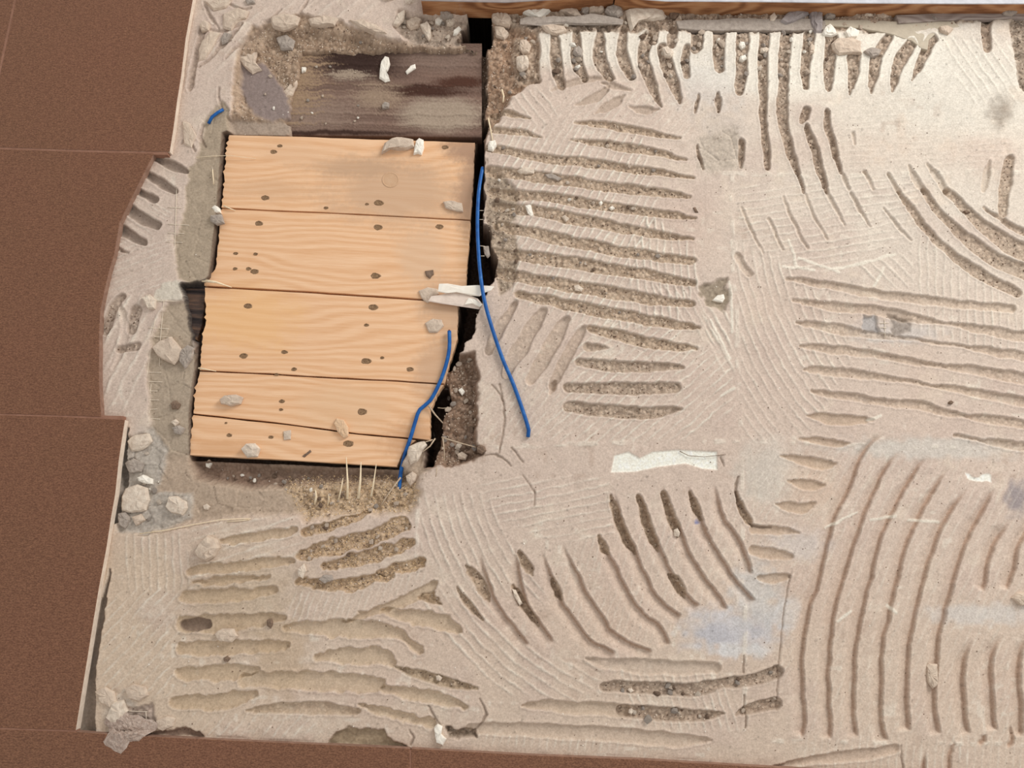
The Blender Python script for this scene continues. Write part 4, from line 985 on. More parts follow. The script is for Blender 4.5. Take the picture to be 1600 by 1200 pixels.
FL = [  # name, outline, thickness mm, material, label, category
 ('mortar_chunk', [(812, 15), (828, 10), (856, 11), (862, 19), (852, 30), (842, 34), (826, 28), (814, 22)], 9, S_WHITE, 'large whitish mortar chunk leftmost under the brown threshold timber'),
 ('mortar_chunk', [(870, 15), (896, 13), (903, 19), (912, 31), (898, 29), (884, 24), (874, 21)], 7, S_TAN, 'tan wedge-shaped mortar chunk pointing down right, second under the timber'),
 ('mortar_chunk', [(908, 16), (918, 11), (922, 14), (918, 24), (908, 24)], 6, S_GREY, 'small grey-tan chunk squeezed between the tan wedge and a rounded stone'),
 ('stone', [(918, 16), (930, 11), (943, 13), (944, 20), (936, 25), (920, 24)], 8, S_TAN, 'rounded tan stone under the timber, left of a grey egg-shaped one'),
 ('stone', [(946, 16), (958, 12), (971, 17), (973, 25), (964, 31), (950, 27), (944, 21)], 9, S_GREY, 'grey egg-shaped stone beside the big ribbed white chunk'),
 ('stone', [(921, 1), (934, -3), (944, 1), (944, 11), (932, 12), (920, 9)], 8, S_SLATE, 'small grey block leaning on the face of the threshold timber'),
 ('mortar_chunk', [(976, 20), (1000, 14), (1024, 12), (1038, 9), (1044, 19), (1036, 22), (1038, 32), (1020, 36), (1004, 36), (996, 40), (990, 46), (984, 54), (980, 40)], 10, S_CREAM, 'big cream mortar chunk with ribbed top, wedged at the timber'),
 ('stone', [(1044, 18), (1054, 16), (1062, 24), (1056, 32), (1046, 30)], 6, S_DARK, 'brown-grey stone right of the big ribbed cream chunk'),
 ('slab_piece', [(812, 30), (840, 27), (900, 28), (930, 25), (972, 31), (974, 38), (930, 40), (880, 39), (812, 40)], 3, S_GREY, 'low grey slab strip lying under the row of chunks at the timber'),
 ('stone', [(878, 36), (884, 33), (890, 37), (888, 43), (880, 42)], 5, S_WHITE, 'small white pebble below the tan wedge-shaped chunk'),
 ('stone', [(845, 43), (862, 40), (882, 44), (886, 51), (870, 57), (852, 52)], 6, S_TAN, 'flat tan stone above the leftmost white ridge'),
 ('stone', [(806, 93), (815, 90), (824, 92), (827, 100), (824, 110), (814, 115), (807, 108)], 9, S_CREAM, 'pinkish-cream rounded stone left of the leftmost white ridge'),
 ('stone', [(812, 66), (822, 64), (830, 74), (826, 86), (816, 86), (810, 78)], 6, S_TAN, 'tan lump just above the pinkish-cream rounded stone'),
 ('stone', [(772, 44), (788, 46), (796, 56), (788, 64), (775, 60)], 7, S_TAN, 'tan lump on the brown soil right of the dark hole'),
 ('stone', [(768, 22), (790, 24), (800, 34), (796, 46), (776, 42), (768, 34)], 10, S_TAN, 'rounded sandy lump at the upper right corner of the dark hole'),
 ('stone', [(896, 78), (904, 74), (911, 82), (908, 92), (900, 90), (894, 86)], 7, S_GREY, 'round grey stone between the second and third white ridges'),
 ('stone', [(1032, 78), (1042, 74), (1052, 84), (1048, 92), (1038, 90)], 6, S_CREAM, 'pale stone in the debris between the sixth and seventh white ridges'),
 ('stone', [(1155, 67), (1162, 68), (1164, 76), (1158, 79), (1153, 74)], 5, S_WHITE, 'upper of two small white stones between white ridges'),
 ('stone', [(1155, 90), (1163, 88), (1166, 94), (1160, 98), (1154, 96)], 5, S_WHITE, 'lower of two small white stones between white ridges'),
 ('stone', [(1186, 78), (1196, 76), (1202, 80), (1196, 85), (1187, 84)], 5, S_CREAM, 'cream flat pebble wedged beside a ridge just right of the two small white stones'),
 ('stone', [(1216, 38), (1226, 26), (1252, 12), (1265, 14), (1262, 26), (1240, 38), (1226, 42)], 9, S_SLATE, 'slanting grey slate piece at the foot of the timber'),
 ('stone', [(1262, 20), (1270, 10), (1282, 12), (1283, 40), (1282, 55), (1272, 57), (1264, 42)], 9, S_SLATE, 'upright dark-grey slate piece touching the white ridges'),
 ('stone', [(1286, 22), (1294, 17), (1302, 22), (1303, 31), (1288, 34)], 8, S_GREY, 'grey block right of the upright slate piece'),
 ('stone', [(1346, 22), (1354, 19), (1364, 20), (1362, 29), (1348, 30)], 6, S_CREAM, 'cream block on the beige slab before the orange-brown timber'),
 ('stone', [(1366, 23), (1380, 22), (1388, 28), (1380, 31), (1368, 31)], 5, S_TAN, 'tan stone beside the cream block before the timber'),
 ('mortar_chunk', [(1283, 54), (1288, 44), (1295, 39), (1303, 47), (1307, 56), (1296, 60), (1286, 58)], 6, S_WHITE, 'white angular chunk at the head of a ridge beside the slate'),
 ('mortar_chunk', [(1298, 70), (1308, 62), (1330, 60), (1344, 66), (1345, 86), (1326, 86), (1308, 88), (1300, 80)], 6, S_TAN, 'flat tan mortar lump bridging two ridges near the beige slab'),
 ('stone', [(1348, 82), (1358, 76), (1376, 80), (1372, 88), (1362, 92), (1352, 86)], 5, S_GREY, 'grey stone chip resting beside the flat tan lump'),
 ('mortar_chunk', [(1318, 52), (1326, 43), (1342, 50), (1338, 60), (1324, 62)], 5, S_WHITE, 'white triangular chunk right of the angular white chunk'),
 ('stone', [(1202, 27), (1208, 22), (1213, 30), (1208, 37), (1201, 36)], 6, S_CREAM, 'cream pebble left of the slanting slate piece'),
 ('mortar_chunk', [(1226, 43), (1240, 40), (1246, 48), (1234, 52), (1227, 50)], 5, S_CREAM, 'cream chip below the slanting slate piece'),
 ('stone', [(1264, 74), (1266, 70), (1271, 74), (1270, 86), (1264, 86)], 5, S_TAN, 'oblong tan stone standing between white ridges below the slate'),
 ('stone', [(1310, 8), (1320, 6), (1330, 11), (1322, 16), (1312, 14)], 5, S_TAN, 'small tan stone on the foot of the orange-brown timber'),
 ('stone', [(1562, 14), (1580, 12), (1590, 20), (1580, 27), (1566, 24)], 6, S_GREY, 'grey lump on the end of the thin grey timber strip'),
 ('stone', [(1466, 44), (1478, 42), (1488, 48), (1480, 56), (1468, 52)], 5, S_TAN, 'tan stone at the right end of the beige slab'),
 # around the dark timber
 ('plaster_clod', [(372, 92), (388, 82), (404, 84), (400, 98), (410, 112), (396, 118), (384, 108)], 7, S_TAN, 'sandy clod at the upper left rim of the timber pit'),
 ('plaster_clod', [(424, 30), (446, 24), (470, 30), (466, 42), (444, 50), (428, 46)], 8, S_TAN, 'sandy clod on the top rim of the timber pit, left one'),
 ('plaster_clod', [(482, 32), (508, 28), (530, 32), (524, 42), (500, 44), (486, 42)], 7, S_TAN, 'broken plaster ledge on the top rim of the timber pit, middle one'),
 ('plaster_clod', [(544, 34), (566, 34), (592, 44), (606, 56), (590, 56), (562, 46)], 7, S_TAN, 'broken plaster ledge sloping down to the right above the dark timber'),
 ('plaster_clod', [(432, 62), (448, 56), (462, 66), (458, 80), (440, 80)], 6, S_GREY, 'grey clod inside the left corner of the timber pit'),
 ('plaster_clod', [(466, 70), (484, 66), (492, 74), (478, 82), (466, 80)], 5, S_TAN, 'tan clod at the upper left corner of the dark timber'),
 ('plaster_clod', [(440, 150), (452, 136), (462, 120), (466, 132), (458, 150), (446, 162)], 5, S_TAN, 'narrow sandy clod between the mauve hollow and the dark timber'),
 ('plaster_flake', [(596, 97), (602, 89), (608, 91), (610, 102), (606, 112), (600, 118), (608, 122), (610, 128), (602, 130), (593, 124), (594, 108)], 5, S_WHITE, 'white curved plaster flake lying on the dark timber'),
 ('plaster_flake', [(634, 113), (642, 104), (649, 101), (650, 108), (642, 113), (636, 117)], 3, S_WHITE, 'small white plaster flake right of the curved one on the dark timber'),
 ('stone', [(472, 107), (479, 107), (478, 113), (472, 115)], 4, S_WHITE, 'white stone on the sandy left end of the dark timber'),
 ('mortar_chunk', [(519, 114), (530, 112), (539, 121), (536, 127), (526, 124)], 4, S_GREY, 'grey rounded flake sunk in the dark rot of the timber'),
 ('stone', [(656, 42), (668, 37), (674, 46), (674, 60), (670, 66), (663, 56)], 8, S_CREAM, 'long pale stone at the top edge of the dark timber'),
 ('stone', [(634, 36), (652, 30), (660, 34), (654, 46), (642, 50), (636, 44)], 8, S_TAN, 'tan chunk left of the long pale stone'),
 ('stone', [(614, 42), (622, 24), (633, 18), (632, 32), (620, 44)], 6, S_CREAM, 'slanting thin cream chip above the dark timber'),
 ('stone', [(697, 35), (706, 30), (713, 34), (708, 42), (698, 43)], 7, S_CREAM, 'cream stone in the rubble left of the dark hole'),
 ('stone', [(680, 33), (688, 28), (692, 34), (686, 41), (680, 39)], 5, S_WHITE, 'small whitish stone between the long pale stone and the dark hole'),
 ('stone', [(688, 22), (704, 22), (708, 28), (696, 30), (689, 28)], 7, S_GREY, 'grey stone tucked under the left end of the threshold timber'),
 ('stone', [(688, 57), (696, 56), (697, 63), (690, 66)], 4, S_CREAM, 'cream pebble on the upper edge of the dark timber near the hole'),
 ('stone', [(709, 50), (718, 43), (721, 47), (714, 56), (708, 57)], 5, S_WHITE, 'white shard at the left rim of the dark hole'),
 ('stone', [(597, 166), (602, 161), (609, 163), (608, 170), (598, 172)], 5, S_GREY, 'small grey cube of mortar on the middle of the dark timber'),
 ('stone', [(632, 4), (646, 0), (650, 7), (640, 11), (633, 9)], 6, S_CREAM, 'cream stone left of the threshold timber end'),
 ('stone', [(593, -2), (618, -3), (616, 3), (600, 4)], 6, S_CREAM, 'cream chip at the very top between mortar and timber'),
 # on the pine boards
 ('mortar_chunk', [(596, 242), (602, 226), (612, 219), (630, 217), (647, 220), (648, 231), (638, 235), (622, 236), (610, 234)], 8, S_TAN, 'long tan mortar lump on the top edge of the pine boards'),
 ('plaster_flake', [(646, 243), (650, 222), (655, 217), (662, 220), (663, 232), (659, 243), (653, 241)], 5, S_WHITE, 'whitish flake standing beside the long tan lump on the boards'),
 ('mortar_chunk', [(664, 506), (676, 498), (690, 500), (694, 510), (684, 520), (670, 520)], 4, S_TAN, 'thin tan lump on the boards right edge above the short cable'),
 ('stone', [(344, 625), (352, 619), (370, 617), (382, 621), (378, 632), (362, 636), (346, 632)], 7, S_TAN, 'oval tan stone near the left end of the fourth plank'),
 ('stone', [(522, 662), (526, 654), (538, 656), (545, 668), (545, 682), (538, 686), (528, 676)], 5, stone_mat('sandy_curl', (206, 172, 138), (226, 194, 160), 200, .5), 'crescent sand-coloured stone on the lowest plank joint'),
 ('stone', [(378, 702), (386, 694), (400, 693), (408, 702), (404, 714), (388, 716)], 8, S_CREAM, 'rounded cream stone on the lower edge of the pine boards near their left corner'),
 ('stone', [(664, 424), (677, 422), (678, 428), (672, 436), (666, 432)], 2.5, S_DARK, 'dark triangular chip on the pine boards above the torn scrap'),
 ('stone', [(633, 572), (640, 568), (647, 577), (640, 583)], 2.5, S_DARK, 'small dark chip on the boards left of the short cable'),
 ('stone', [(443, 674), (455, 672), (455, 687), (444, 688)], 2.5, S_TAN, 'square brownish chip pressed into the lowest plank'),
 ('stone', [(472, 713), (485, 703), (487, 706), (476, 715)], 1.5, S_DARK, 'thin dark sliver near the bottom edge of the lowest plank'),
 ('stone', [(692, 316), (704, 314), (722, 318), (724, 332), (708, 330), (696, 326)], 4, S_TAN, 'tan dusty lump at the right end of the first plank joint'),
 # left strip
 ('mortar_chunk', [(332, 327), (338, 322), (345, 327), (346, 334), (338, 336)], 6, S_WHITE, 'white chip at the left edge of the boards, above a grey one'),
 ('mortar_chunk', [(330, 338), (348, 336), (352, 350), (340, 353), (330, 348)], 6, S_GREY, 'grey square chip overhanging the left edge of the boards'),
 ('mortar_chunk', [(240, 545), (252, 534), (270, 527), (276, 534), (288, 548), (284, 560), (274, 571), (262, 566), (248, 558)], 10, S_TAN, 'large grey-tan mortar slab piece left of the boards'),
 ('mortar_chunk', [(280, 552), (294, 540), (306, 544), (302, 562), (290, 578), (282, 566)], 6, S_GREY, 'grey broken slab between the large piece and the boards'),
 ('mortar_chunk', [(223, 466), (236, 461), (246, 470), (244, 484), (234, 484), (228, 476)], 7, S_CREAM, 'cream chip below the white plaster corner left of the boards'),
 ('stone', [(268, 660), (276, 655), (282, 660), (276, 668)], 5, S_CREAM, 'cream pebble in the corner left of the lowest plank'),
 ('stone', [(270, 668), (282, 665), (292, 670), (284, 680), (274, 678)], 6, S_GREY, 'grey flat stone below the cream pebble by the lowest plank'),
 ('stone', [(268, 630), (276, 626), (284, 632), (280, 640), (270, 640)], 5, S_DARK, 'dark grey pebble left of the fourth plank'),
 ('mortar_chunk', [(349, 24), (372, 14), (390, 20), (386, 30), (373, 36), (362, 50), (350, 46)], 5, S_TAN, 'pinkish broken mortar slab near the top left tile, upper one'),
 ('mortar_chunk', [(318, 66), (330, 50), (345, 53), (334, 74), (322, 94), (312, 98), (311, 80)], 5, S_TAN, 'long slanting mortar slab beside the edge of the top left tile'),
 ('mortar_chunk', [(313, 41), (322, 34), (330, 40), (327, 50), (316, 52)], 6, S_TAN, 'knobbly mortar lump touching the top left tile edge'),
 ('mortar_chunk', [(346, 64), (352, 52), (363, 55), (356, 67), (348, 71)], 5, S_GREY, 'small grey wedge between two pinkish slabs at the top left'),
 ('mortar_chunk', [(322, 6), (342, -5), (364, 2), (354, 14), (334, 18)], 5, S_TAN, 'mortar slab cut by the top edge beside the tile'),
 ('mortar_chunk', [(384, 2), (398, -3), (400, 7), (388, 10)], 5, S_GREY, 'small grey lump at the very top left of the mortar'),
 ('mortar_chunk', [(286, 190), (298, 194), (308, 214), (300, 232), (289, 228)], 4, S_TAN, 'mortar flake between the first tile corner and the grey screed'),
 ('mortar_chunk', [(187, 802), (199, 799), (206, 812), (197, 826), (187, 820)], 6, S_GREY, 'grey chip below the large ribbed slab, against the tile'),
 ('mortar_chunk', [(207, 808), (222, 803), (229, 813), (214, 822)], 5, S_TAN, 'tan chip right of the grey one below the large ribbed slab'),
 ('mortar_chunk', [(196, 724), (210, 716), (228, 724), (222, 738), (204, 740)], 5, S_GREY, 'bluish-grey flake between the pale slab and the white oval chip'),
 ('mortar_chunk', [(200, 690), (212, 678), (236, 678), (240, 690), (224, 703), (208, 706)], 6, S_CREAM, 'pale bluish-white mortar slab at the upper right of the lower tile'),
 ('mortar_chunk', [(216, 746), (226, 742), (240, 748), (240, 757), (228, 756), (218, 752)], 7, S_WHITE, 'white oval chip above the large ribbed slab'),
 ('mortar_chunk', [(192, 776), (198, 764), (216, 757), (232, 762), (236, 782), (230, 798), (208, 802), (192, 798)], 7, S_CREAM, 'large ribbed cream mortar slab beside the lower tile'),
 ('mortar_chunk', [(261, 792), (266, 776), (280, 776), (294, 784), (295, 794), (288, 805), (270, 802)], 9, S_CREAM, 'cream angular chunk on the dust below the boards'),
 ('stone', [(318, 790), (324, 787), (330, 792), (326, 797), (320, 796)], 3.5, S_CREAM, 'tiny cream pebble right of the cream angular chunk'),
 ('stone', [(323, 722), (328, 718), (334, 724), (328, 732), (323, 730)], 5, S_WHITE, 'white chip at the lower left edge of the boards'),
 ('mortar_chunk', [(308, 862), (316, 846), (328, 836), (342, 842), (346, 856), (338, 870), (326, 876), (312, 872)], 12, S_TAN, 'rough knobbly tan mortar lump standing on the lower left mortar'),
 ('mortar_chunk', [(336, 990), (348, 981), (366, 982), (374, 994), (364, 1003), (344, 1002)], 6, S_TAN, 'rounded tan mortar curl between two lower left grooves'),
 ('stone', [(350, 1028), (356, 1024), (361, 1029), (357, 1034), (351, 1033)], 4, S_DARK, 'dark pebble on the ridge of the lower left mortar'),
 ('stone', [(418, 968), (424, 966), (428, 974), (424, 982), (418, 978)], 4, S_DARK, 'dark oval pebble left of the lower wavy grooves'),
 ('mortar_chunk', [(150, 1080), (166, 1072), (180, 1080), (184, 1096), (176, 1106), (160, 1098)], 5, S_TAN, 'broken tan mortar edge piece near the bottom left tile corner'),
 ('mortar_chunk', [(168, 1120), (178, 1096), (196, 1092), (202, 1110), (192, 1128), (178, 1132)], 7, S_CREAM, 'pale mortar lump at the bottom left corner'),
 ('mortar_chunk', [(196, 1074), (212, 1068), (230, 1072), (234, 1086), (220, 1095), (202, 1090)], 6, S_TAN, 'rounded tan lump above the dusty tuft in the bottom left corner'),
 ('mortar_chunk', [(244, 1126), (262, 1118), (276, 1122), (272, 1134), (256, 1142), (246, 1138)], 4, S_TAN, 'tan lump beside the dusty tuft at the lower left tile edge'),
 # right field
 ('stone', [(820, 322), (829, 319), (834, 338), (830, 341), (824, 334)], 4, S_WHITE, 'white sliver in the crumbly margin of the ridged mortar'),
 ('stone', [(877, 340), (882, 337), (890, 343), (884, 348)], 4, S_CREAM, 'cream pebble in the groove right of the white sliver'),
 ('stone', [(935, 318), (939, 315), (942, 319), (938, 323)], 4, S_WHITE, 'first small white pebble in the fifth groove beside the cable'),
 ('stone', [(951, 326), (956, 323), (961, 327), (955, 330)], 4, S_WHITE, 'second small white pebble in the fifth groove beside the cable'),
 ('stone', [(896, 448), (903, 445), (912, 452), (908, 457), (898, 455)], 4, S_CREAM, 'cream pebble in the eighth groove right of the cable'),
 ('stone', [(807, 268), (820, 262), (836, 266), (834, 272), (814, 273)], 4, S_CREAM, 'flat cream flake upper of two at the groove margin'),
 ('stone', [(850, 274), (862, 272), (878, 280), (872, 284), (856, 280)], 4, S_GREY, 'flat grey flake lower of two at the groove margin'),
 ('stone', [(762, 228), (764, 223), (774, 221), (776, 230), (770, 238), (762, 236)], 6, S_WHITE, 'bright white square chip above the long blue cable'),
 ('mortar_chunk', [(1112, 470), (1120, 462), (1130, 460), (1132, 468), (1128, 474), (1116, 472)], 4, S_WHITE, 'white torn chip at the bare patch in the middle of the mortar'),
 ('stone', [(1052, 828), (1058, 825), (1062, 832), (1060, 839), (1052, 838)], 5, S_CREAM, 'cream lump in the third curved groove below the white patch'),
 ('mortar_chunk', [(1446, 1040), (1450, 1036), (1463, 1037), (1464, 1070), (1456, 1076), (1448, 1066), (1446, 1052)], 5, S_TAN, 'oval mortar lump stuck in a long sweeping groove, lower right'),
 ('stone', [(1480, 629), (1484, 626), (1489, 629), (1486, 632), (1481, 632)], 4, S_DARK, 'dark pebble on the slanting ridges above the right white spot'),
 ('stone', [(1504, 331), (1508, 329), (1515, 333), (1508, 335)], 3, S_DARK, 'dark sliver in the wide curved groove at the right edge'),
 ('stone', [(1082, 325), (1086, 324), (1091, 333), (1086, 333)], 2.5, S_DARK, 'dark sliver beyond the end of the fifth groove'),
 ('stone', [(800, 920), (806, 922), (816, 942), (812, 946), (804, 934)], 4, S_CREAM, 'long cream pebble in a curved groove, lower middle'),
 ('mortar_chunk', [(678, 1136), (684, 1130), (692, 1134), (690, 1146), (698, 1154), (692, 1164), (682, 1160), (680, 1148)], 6, S_WHITE, 'white bone-shaped plaster lump at the bottom edge'),
 ('mortar_chunk', [(681, 1056), (686, 1053), (692, 1058), (688, 1064), (682, 1062)], 4, S_CREAM, 'cream pebble in the debris slot above the bottom edge'),
 ('stone', [(982, 1108), (986, 1105), (990, 1110), (986, 1116), (981, 1113)], 4, S_CREAM, 'cream pebble in the lower debris groove'),
 ('stone', [(980, 1077), (986, 1074), (990, 1079), (984, 1083)], 4, S_CREAM, 'cream pebble in the upper debris groove near the bottom'),
 ('stone', [(1578, 934), (1586, 926), (1606, 926), (1608, 944), (1592, 946)], 6, S_TAN, 'tan lump cut by the right edge below the grey dust'),
 # rubble beside the short cable
 ('stone', [(745, 700), (750, 695), (758, 698), (760, 705), (753, 710), (746, 707)], 7, S_DARK, 'dark round clod at the root tip below the hair crack'),
 ('stone', [(714, 710), (722, 706), (732, 712), (728, 720), (716, 718)], 6, S_TAN, 'tan stone left of the dark round clod'),
 ('stone', [(716, 610), (722, 606), (727, 613), (722, 619)], 5, S_WHITE, 'whitish pebble at the top of the brown rubble strip'),
 ('mortar_chunk', [(636, 712), (640, 698), (652, 692), (664, 690), (668, 696), (660, 706), (652, 722), (642, 726)], 7, S_CREAM, 'cream flake leaning beside the short blue cable'),
 ('mortar_chunk', [(634, 744), (645, 736), (652, 742), (650, 752), (642, 760), (636, 752)], 5, S_TAN, 'greyish-pink chip below the cream flake by the short cable'),
 ('stone', [(670, 680), (678, 675), (680, 682), (674, 687)], 5, S_GREY, 'grey pebble at the foot of the narrow void'),
 ('stone', [(498, 905), (506, 898), (520, 898), (522, 906), (508, 912)], 5, S_GREY, 'grey chip at the left of the brown debris grooves'),
 ('mortar_chunk', [(466, 888), (476, 880), (480, 892), (474, 904), (466, 900)], 6, S_CREAM, 'cream chip at the left rim of the sawdust grooves'),
]
ON_BOARDS = ('boards', 'plank')
for nm, ol, th, mt, lb in FL:
    cx = sum(p[0] for p in ol) / len(ol); cy = sum(p[1] for p in ol) / len(ol)
    z = None
    if 300 < cx < 735 and 214 < cy < 722 and ('board' in lb or 'plank' in lb) and 'left of' not in lb and 'left edge of' not in lb and ('corner' not in lb or 'rounded cream' in lb): z = BZ - .0003
    elif 'dark timber' in lb and 'top edge' not in lb and 'above' not in lb: z = -.0195
    elif 'timber' in lb and cy < 46: z = -.004 if 'strip' not in lb else .003
    if 'overhanging' in lb: z = -.004
    flake(nm, ol, th * MM, mt, lb, 'stone' if nm == 'stone' else ('slab' if nm == 'slab_piece' else 'mortar chunk'), z=z)

# torn scrap of painted plaster paper
S_PAPER = stone_mat('torn_white_sheet', (238, 228, 212), (252, 246, 234), 60, .3, .8)
S_PAPER_BACK = stone_mat('pinkish_sheet_back', (214, 196, 182), (236, 220, 206), 60, .3, .8)
scrap = empty('plaster_scrap', tuple(P(715, 462, BZ + .008)))
flake('sheet', [(684, 456), (687, 443), (700, 444), (722, 447), (748, 446), (772, 448), (768, 453), (757, 456), (750, 463), (736, 461), (712, 457), (696, 459)], .0016, S_PAPER, '', z=BZ + .011, tilt=(-.03, .12), parent=scrap, seed=5, dome=.1)
flake('fold', [(668, 471), (675, 463), (690, 461), (706, 456), (730, 460), (746, 466), (757, 478), (748, 482), (728, 480), (706, 477), (690, 474)], .0016, S_PAPER_BACK, '', z=BZ + .007, tilt=(-.02, .05), parent=scrap, seed=6, dome=.3)
flake('curl', [(726, 476), (732, 466), (742, 468), (755, 476), (750, 480), (738, 475)], .0022, S_PAPER, '', z=BZ + .0088, parent=scrap, seed=8)
tag(scrap, 'torn whitish plaster scrap bridging the gap at the boards right edge', 'scrap')
flake('clod', [(654, 455), (668, 449), (684, 452), (686, 460), (676, 470), (668, 474), (658, 466)], .003, S_TAN, 'tan clod under the left tip of the torn plaster scrap', 'clod', z=BZ)

# ------------------------------------------------------------------ blue cables
def cable(pts, zs, r, label, tip=True, name='blue_cable'):
    p, zz = smooth_path(pts, zs, 4)
    w3 = [PV(x, y, z * MM) for (x, y), z in zip(p, zz)]
    c = empty(name, tuple(w3[0]))
    me = tube_mesh('sheath', [q - w3[0] for q in w3], r, 10)
    o = link('sheath', me, None, [M_BLUE]); o.parent = c
    if tip:
        d0 = (w3[0] - w3[1]).normalized()
        o = link('copper_core', tube_mesh('copper_core', [Vector(), d0 * .0016], r * .5, 8), None, [stone_mat('copper', (120, 70, 40), (160, 100, 64), 300, .1, .4)]); o.parent = c
    tag(c, label, 'cable')
cable([(754, 262), (748, 300), (746, 350), (748, 400), (752, 440), (757, 470), (768, 510), (785, 560), (802, 600), (818, 645), (826, 672), (825, 683)],
      [-4, 2, 3, 4, 6, 7, 5, 4, 3.5, 3.5, 3.5, 2.5], .0026, 'long blue cable curving over the gap onto the ridged mortar')
cable([(702, 517), (702, 545), (696, 573), (686, 600), (672, 626), (656, 640), (650, 655), (642, 682), (632, 712), (626, 740), (624, 764)],
      [-4, -5, -6, -6, -6, -6, -6, -6, -8, -12, -14], .0026, 'short blue cable lying over the lower right corner of the boards')
cable([(349, 171), (340, 176), (331, 183), (326, 193)], [0, 1, 1, 0], .0022, 'blue cable stub by the top left corner of the boards', tip=False)

# ------------------------------------------------------------------ splinters, straws and twigs
def stick(pts, zs, r0, r1, material, label, name='splinter', cat='splinter', group=None):
    w3 = [PV(x, y, z * MM) for (x, y), z in zip(pts, zs)]
    n = len(w3)
    o = link(name, tube_mesh(name, w3, [r0 + (r1 - r0) * i / (n - 1) for i in range(n)], 6), None, [material])
    return tag(o, label, cat, group)
SH = [([(492, 788), (494, 776), (493, 766)], 1.4, .9, 'leftmost short pale lath splinter at the foot of the boards'),
      ([(529, 781), (533, 764), (536, 747)], 1.1, .5, 'leaning thin pale splinter left of the tallest one below the boards'),
      ([(543, 780), (543, 750), (541, 714)], 1.5, .6, 'tallest upright pale splinter sticking over the boards lower edge'),
      ([(560, 779), (563, 750), (564, 722)], 1.7, .6, 'upright pale splinter in the middle of the three tall ones'),
      ([(580, 776), (584, 752), (588, 725)], 1.3, .4, 'rightmost upright pale splinter of the three tall ones'),
      ([(512, 790), (514, 780), (513, 772)], .8, .4, 'short stub of splinter between the leftmost and the leaning one')]
for pts, a, b_, lb in SH:
    stick(pts, [-11, -7, -4], a * 1.3 * MM, b_ * MM, W_STRAW, lb)
stick([(316, 438), (338, 441), (362, 449)], [-6, -4, -8], 2.6 * MM, .5 * MM, W_STRAW, 'broad pale splinter torn from the second plank left end')
stick([(350, 322), (360, 326), (368, 329)], [-7, -7, -9], 1.2 * MM, .4 * MM, W_STRAW, 'small pale splinter at the left end of the first plank joint')
stick([(310, 575), (322, 577), (338, 580)], [-6, -7, -9], 1.3 * MM, .4 * MM, W_STRAW, 'pale splinter at the left end of the third plank')
stick([(306, 246), (330, 244), (360, 243), (400, 248)], [0, 0, -5, -9], .5 * MM, .3 * MM, W_STRAW, 'long thin straw lying across the top left board corner', 'straw', 'straw')
stick([(332, 265), (333, 278), (334, 288)], [0, 0, 0], .9 * MM, .6 * MM, W_STRAW, 'pale short straw on the screed left of the top plank', 'straw', 'straw')
stick([(763, 185), (766, 200), (770, 222)], [-2, 0, 2], 1.3 * MM, .8 * MM, W_STRAW, 'pale splinter pointing up from the bright white square chip')
stick([(784, 140), (787, 150), (786, 160)], [-8, -8, -8], 1.5 * MM, 1.2 * MM, W_STRAW, 'short pale splinter on the brown soil above the ridged mortar')
stick([(218, 834), (262, 828), (300, 820), (345, 812), (392, 810)], [0, 1, 1, 1, 1], .7 * MM, .5 * MM, W_STRAW, 'long thin straw lying along the top of the lower left mortar', 'straw', 'straw')
stick([(355, 815), (372, 814), (390, 812)], [1, 1, 1], .6 * MM, .5 * MM, W_STRAW, 'short straw beside the right end of the long thin straw', 'straw', 'straw')
stick([(1062, 705), (1076, 712), (1100, 714), (1134, 710)], [0, .5, .5, 1], .5 * MM, .3 * MM, S_DARK, 'dark curved hair lying on the cream white patch', 'hair', 'hair')
TW = [([(670, 634), (680, 648), (692, 661)], [-6, -8, -12], 1.3, 'grey twig pointing up left beneath the short cable bend'),
      ([(684, 637), (692, 638), (700, 637)], [-10, -8, -10], .6, 'hair-thin rootlet over the narrow void'),
      ([(690, 683), (705, 688), (722, 693), (744, 699)], [-10, -7, -6, -4], 1.1, 'long pale root running to the dark round clod'),
      ([(680, 685), (672, 697), (660, 706), (654, 718)], [-8, -7, -6, -6], 1.1, 'forked pale root falling left over the void'),
      ([(676, 687), (664, 691), (656, 697)], [-7, -6, -5], .8, 'thin pale root resting on the cream flake'),
      ([(692, 684), (694, 704), (695, 724)], [-9, -9, -8], .9, 'pale root hanging straight down in the rubble'),
      ([(626, 746), (614, 762), (600, 782), (594, 792)], [-8, -9, -10, -11], 1.2, 'pale twig slanting down left from the cable end'),
      ([(682, 730), (682, 738), (681, 745)], [0, 0, 0], .9, 'short pale root lying on the mortar edge')]
for pts, zs, r, lb in TW: stick(pts, zs, r * MM, r * .6 * MM, W_ROOT, lb, 'root_fibre', 'root')

# ------------------------------------------------------------------ glass-fibre mesh in the screed
def fibre_mesh(lines, label, lift=.6, r=.45, zfix=None):
    c = empty('fibre_mesh', tuple(P(lines[0][0], lines[0][1], 0)))
    for (x0_, y0_, x1_, y1_) in lines:
        n = max(2, int(math.hypot(x1_ - x0_, y1_ - y0_) / 5)); pts = []
        for i in range(n + 1):
            x = x0_ + (x1_ - x0_) * i / n; y = y0_ + (y1_ - y0_) * i / n
            z = zfix * MM if zfix is not None else max(hz(x, y, 2) + lift * MM, -.009)
            pts.append(PV(x, y, z) - c.location)
        o = link('strand', tube_mesh('strand', pts, r * MM, 5), None, [M_FIBRE]); o.parent = c
    tag(c, label, 'mesh')
fibre_mesh([(276, 290, 273, 392), (262, 324, 284, 325), (262, 350, 296, 352), (262, 364, 288, 365), (260, 378, 286, 379), (332, 262, 333, 282)], 'pale fibre mesh strands on the screed left of the upper boards')
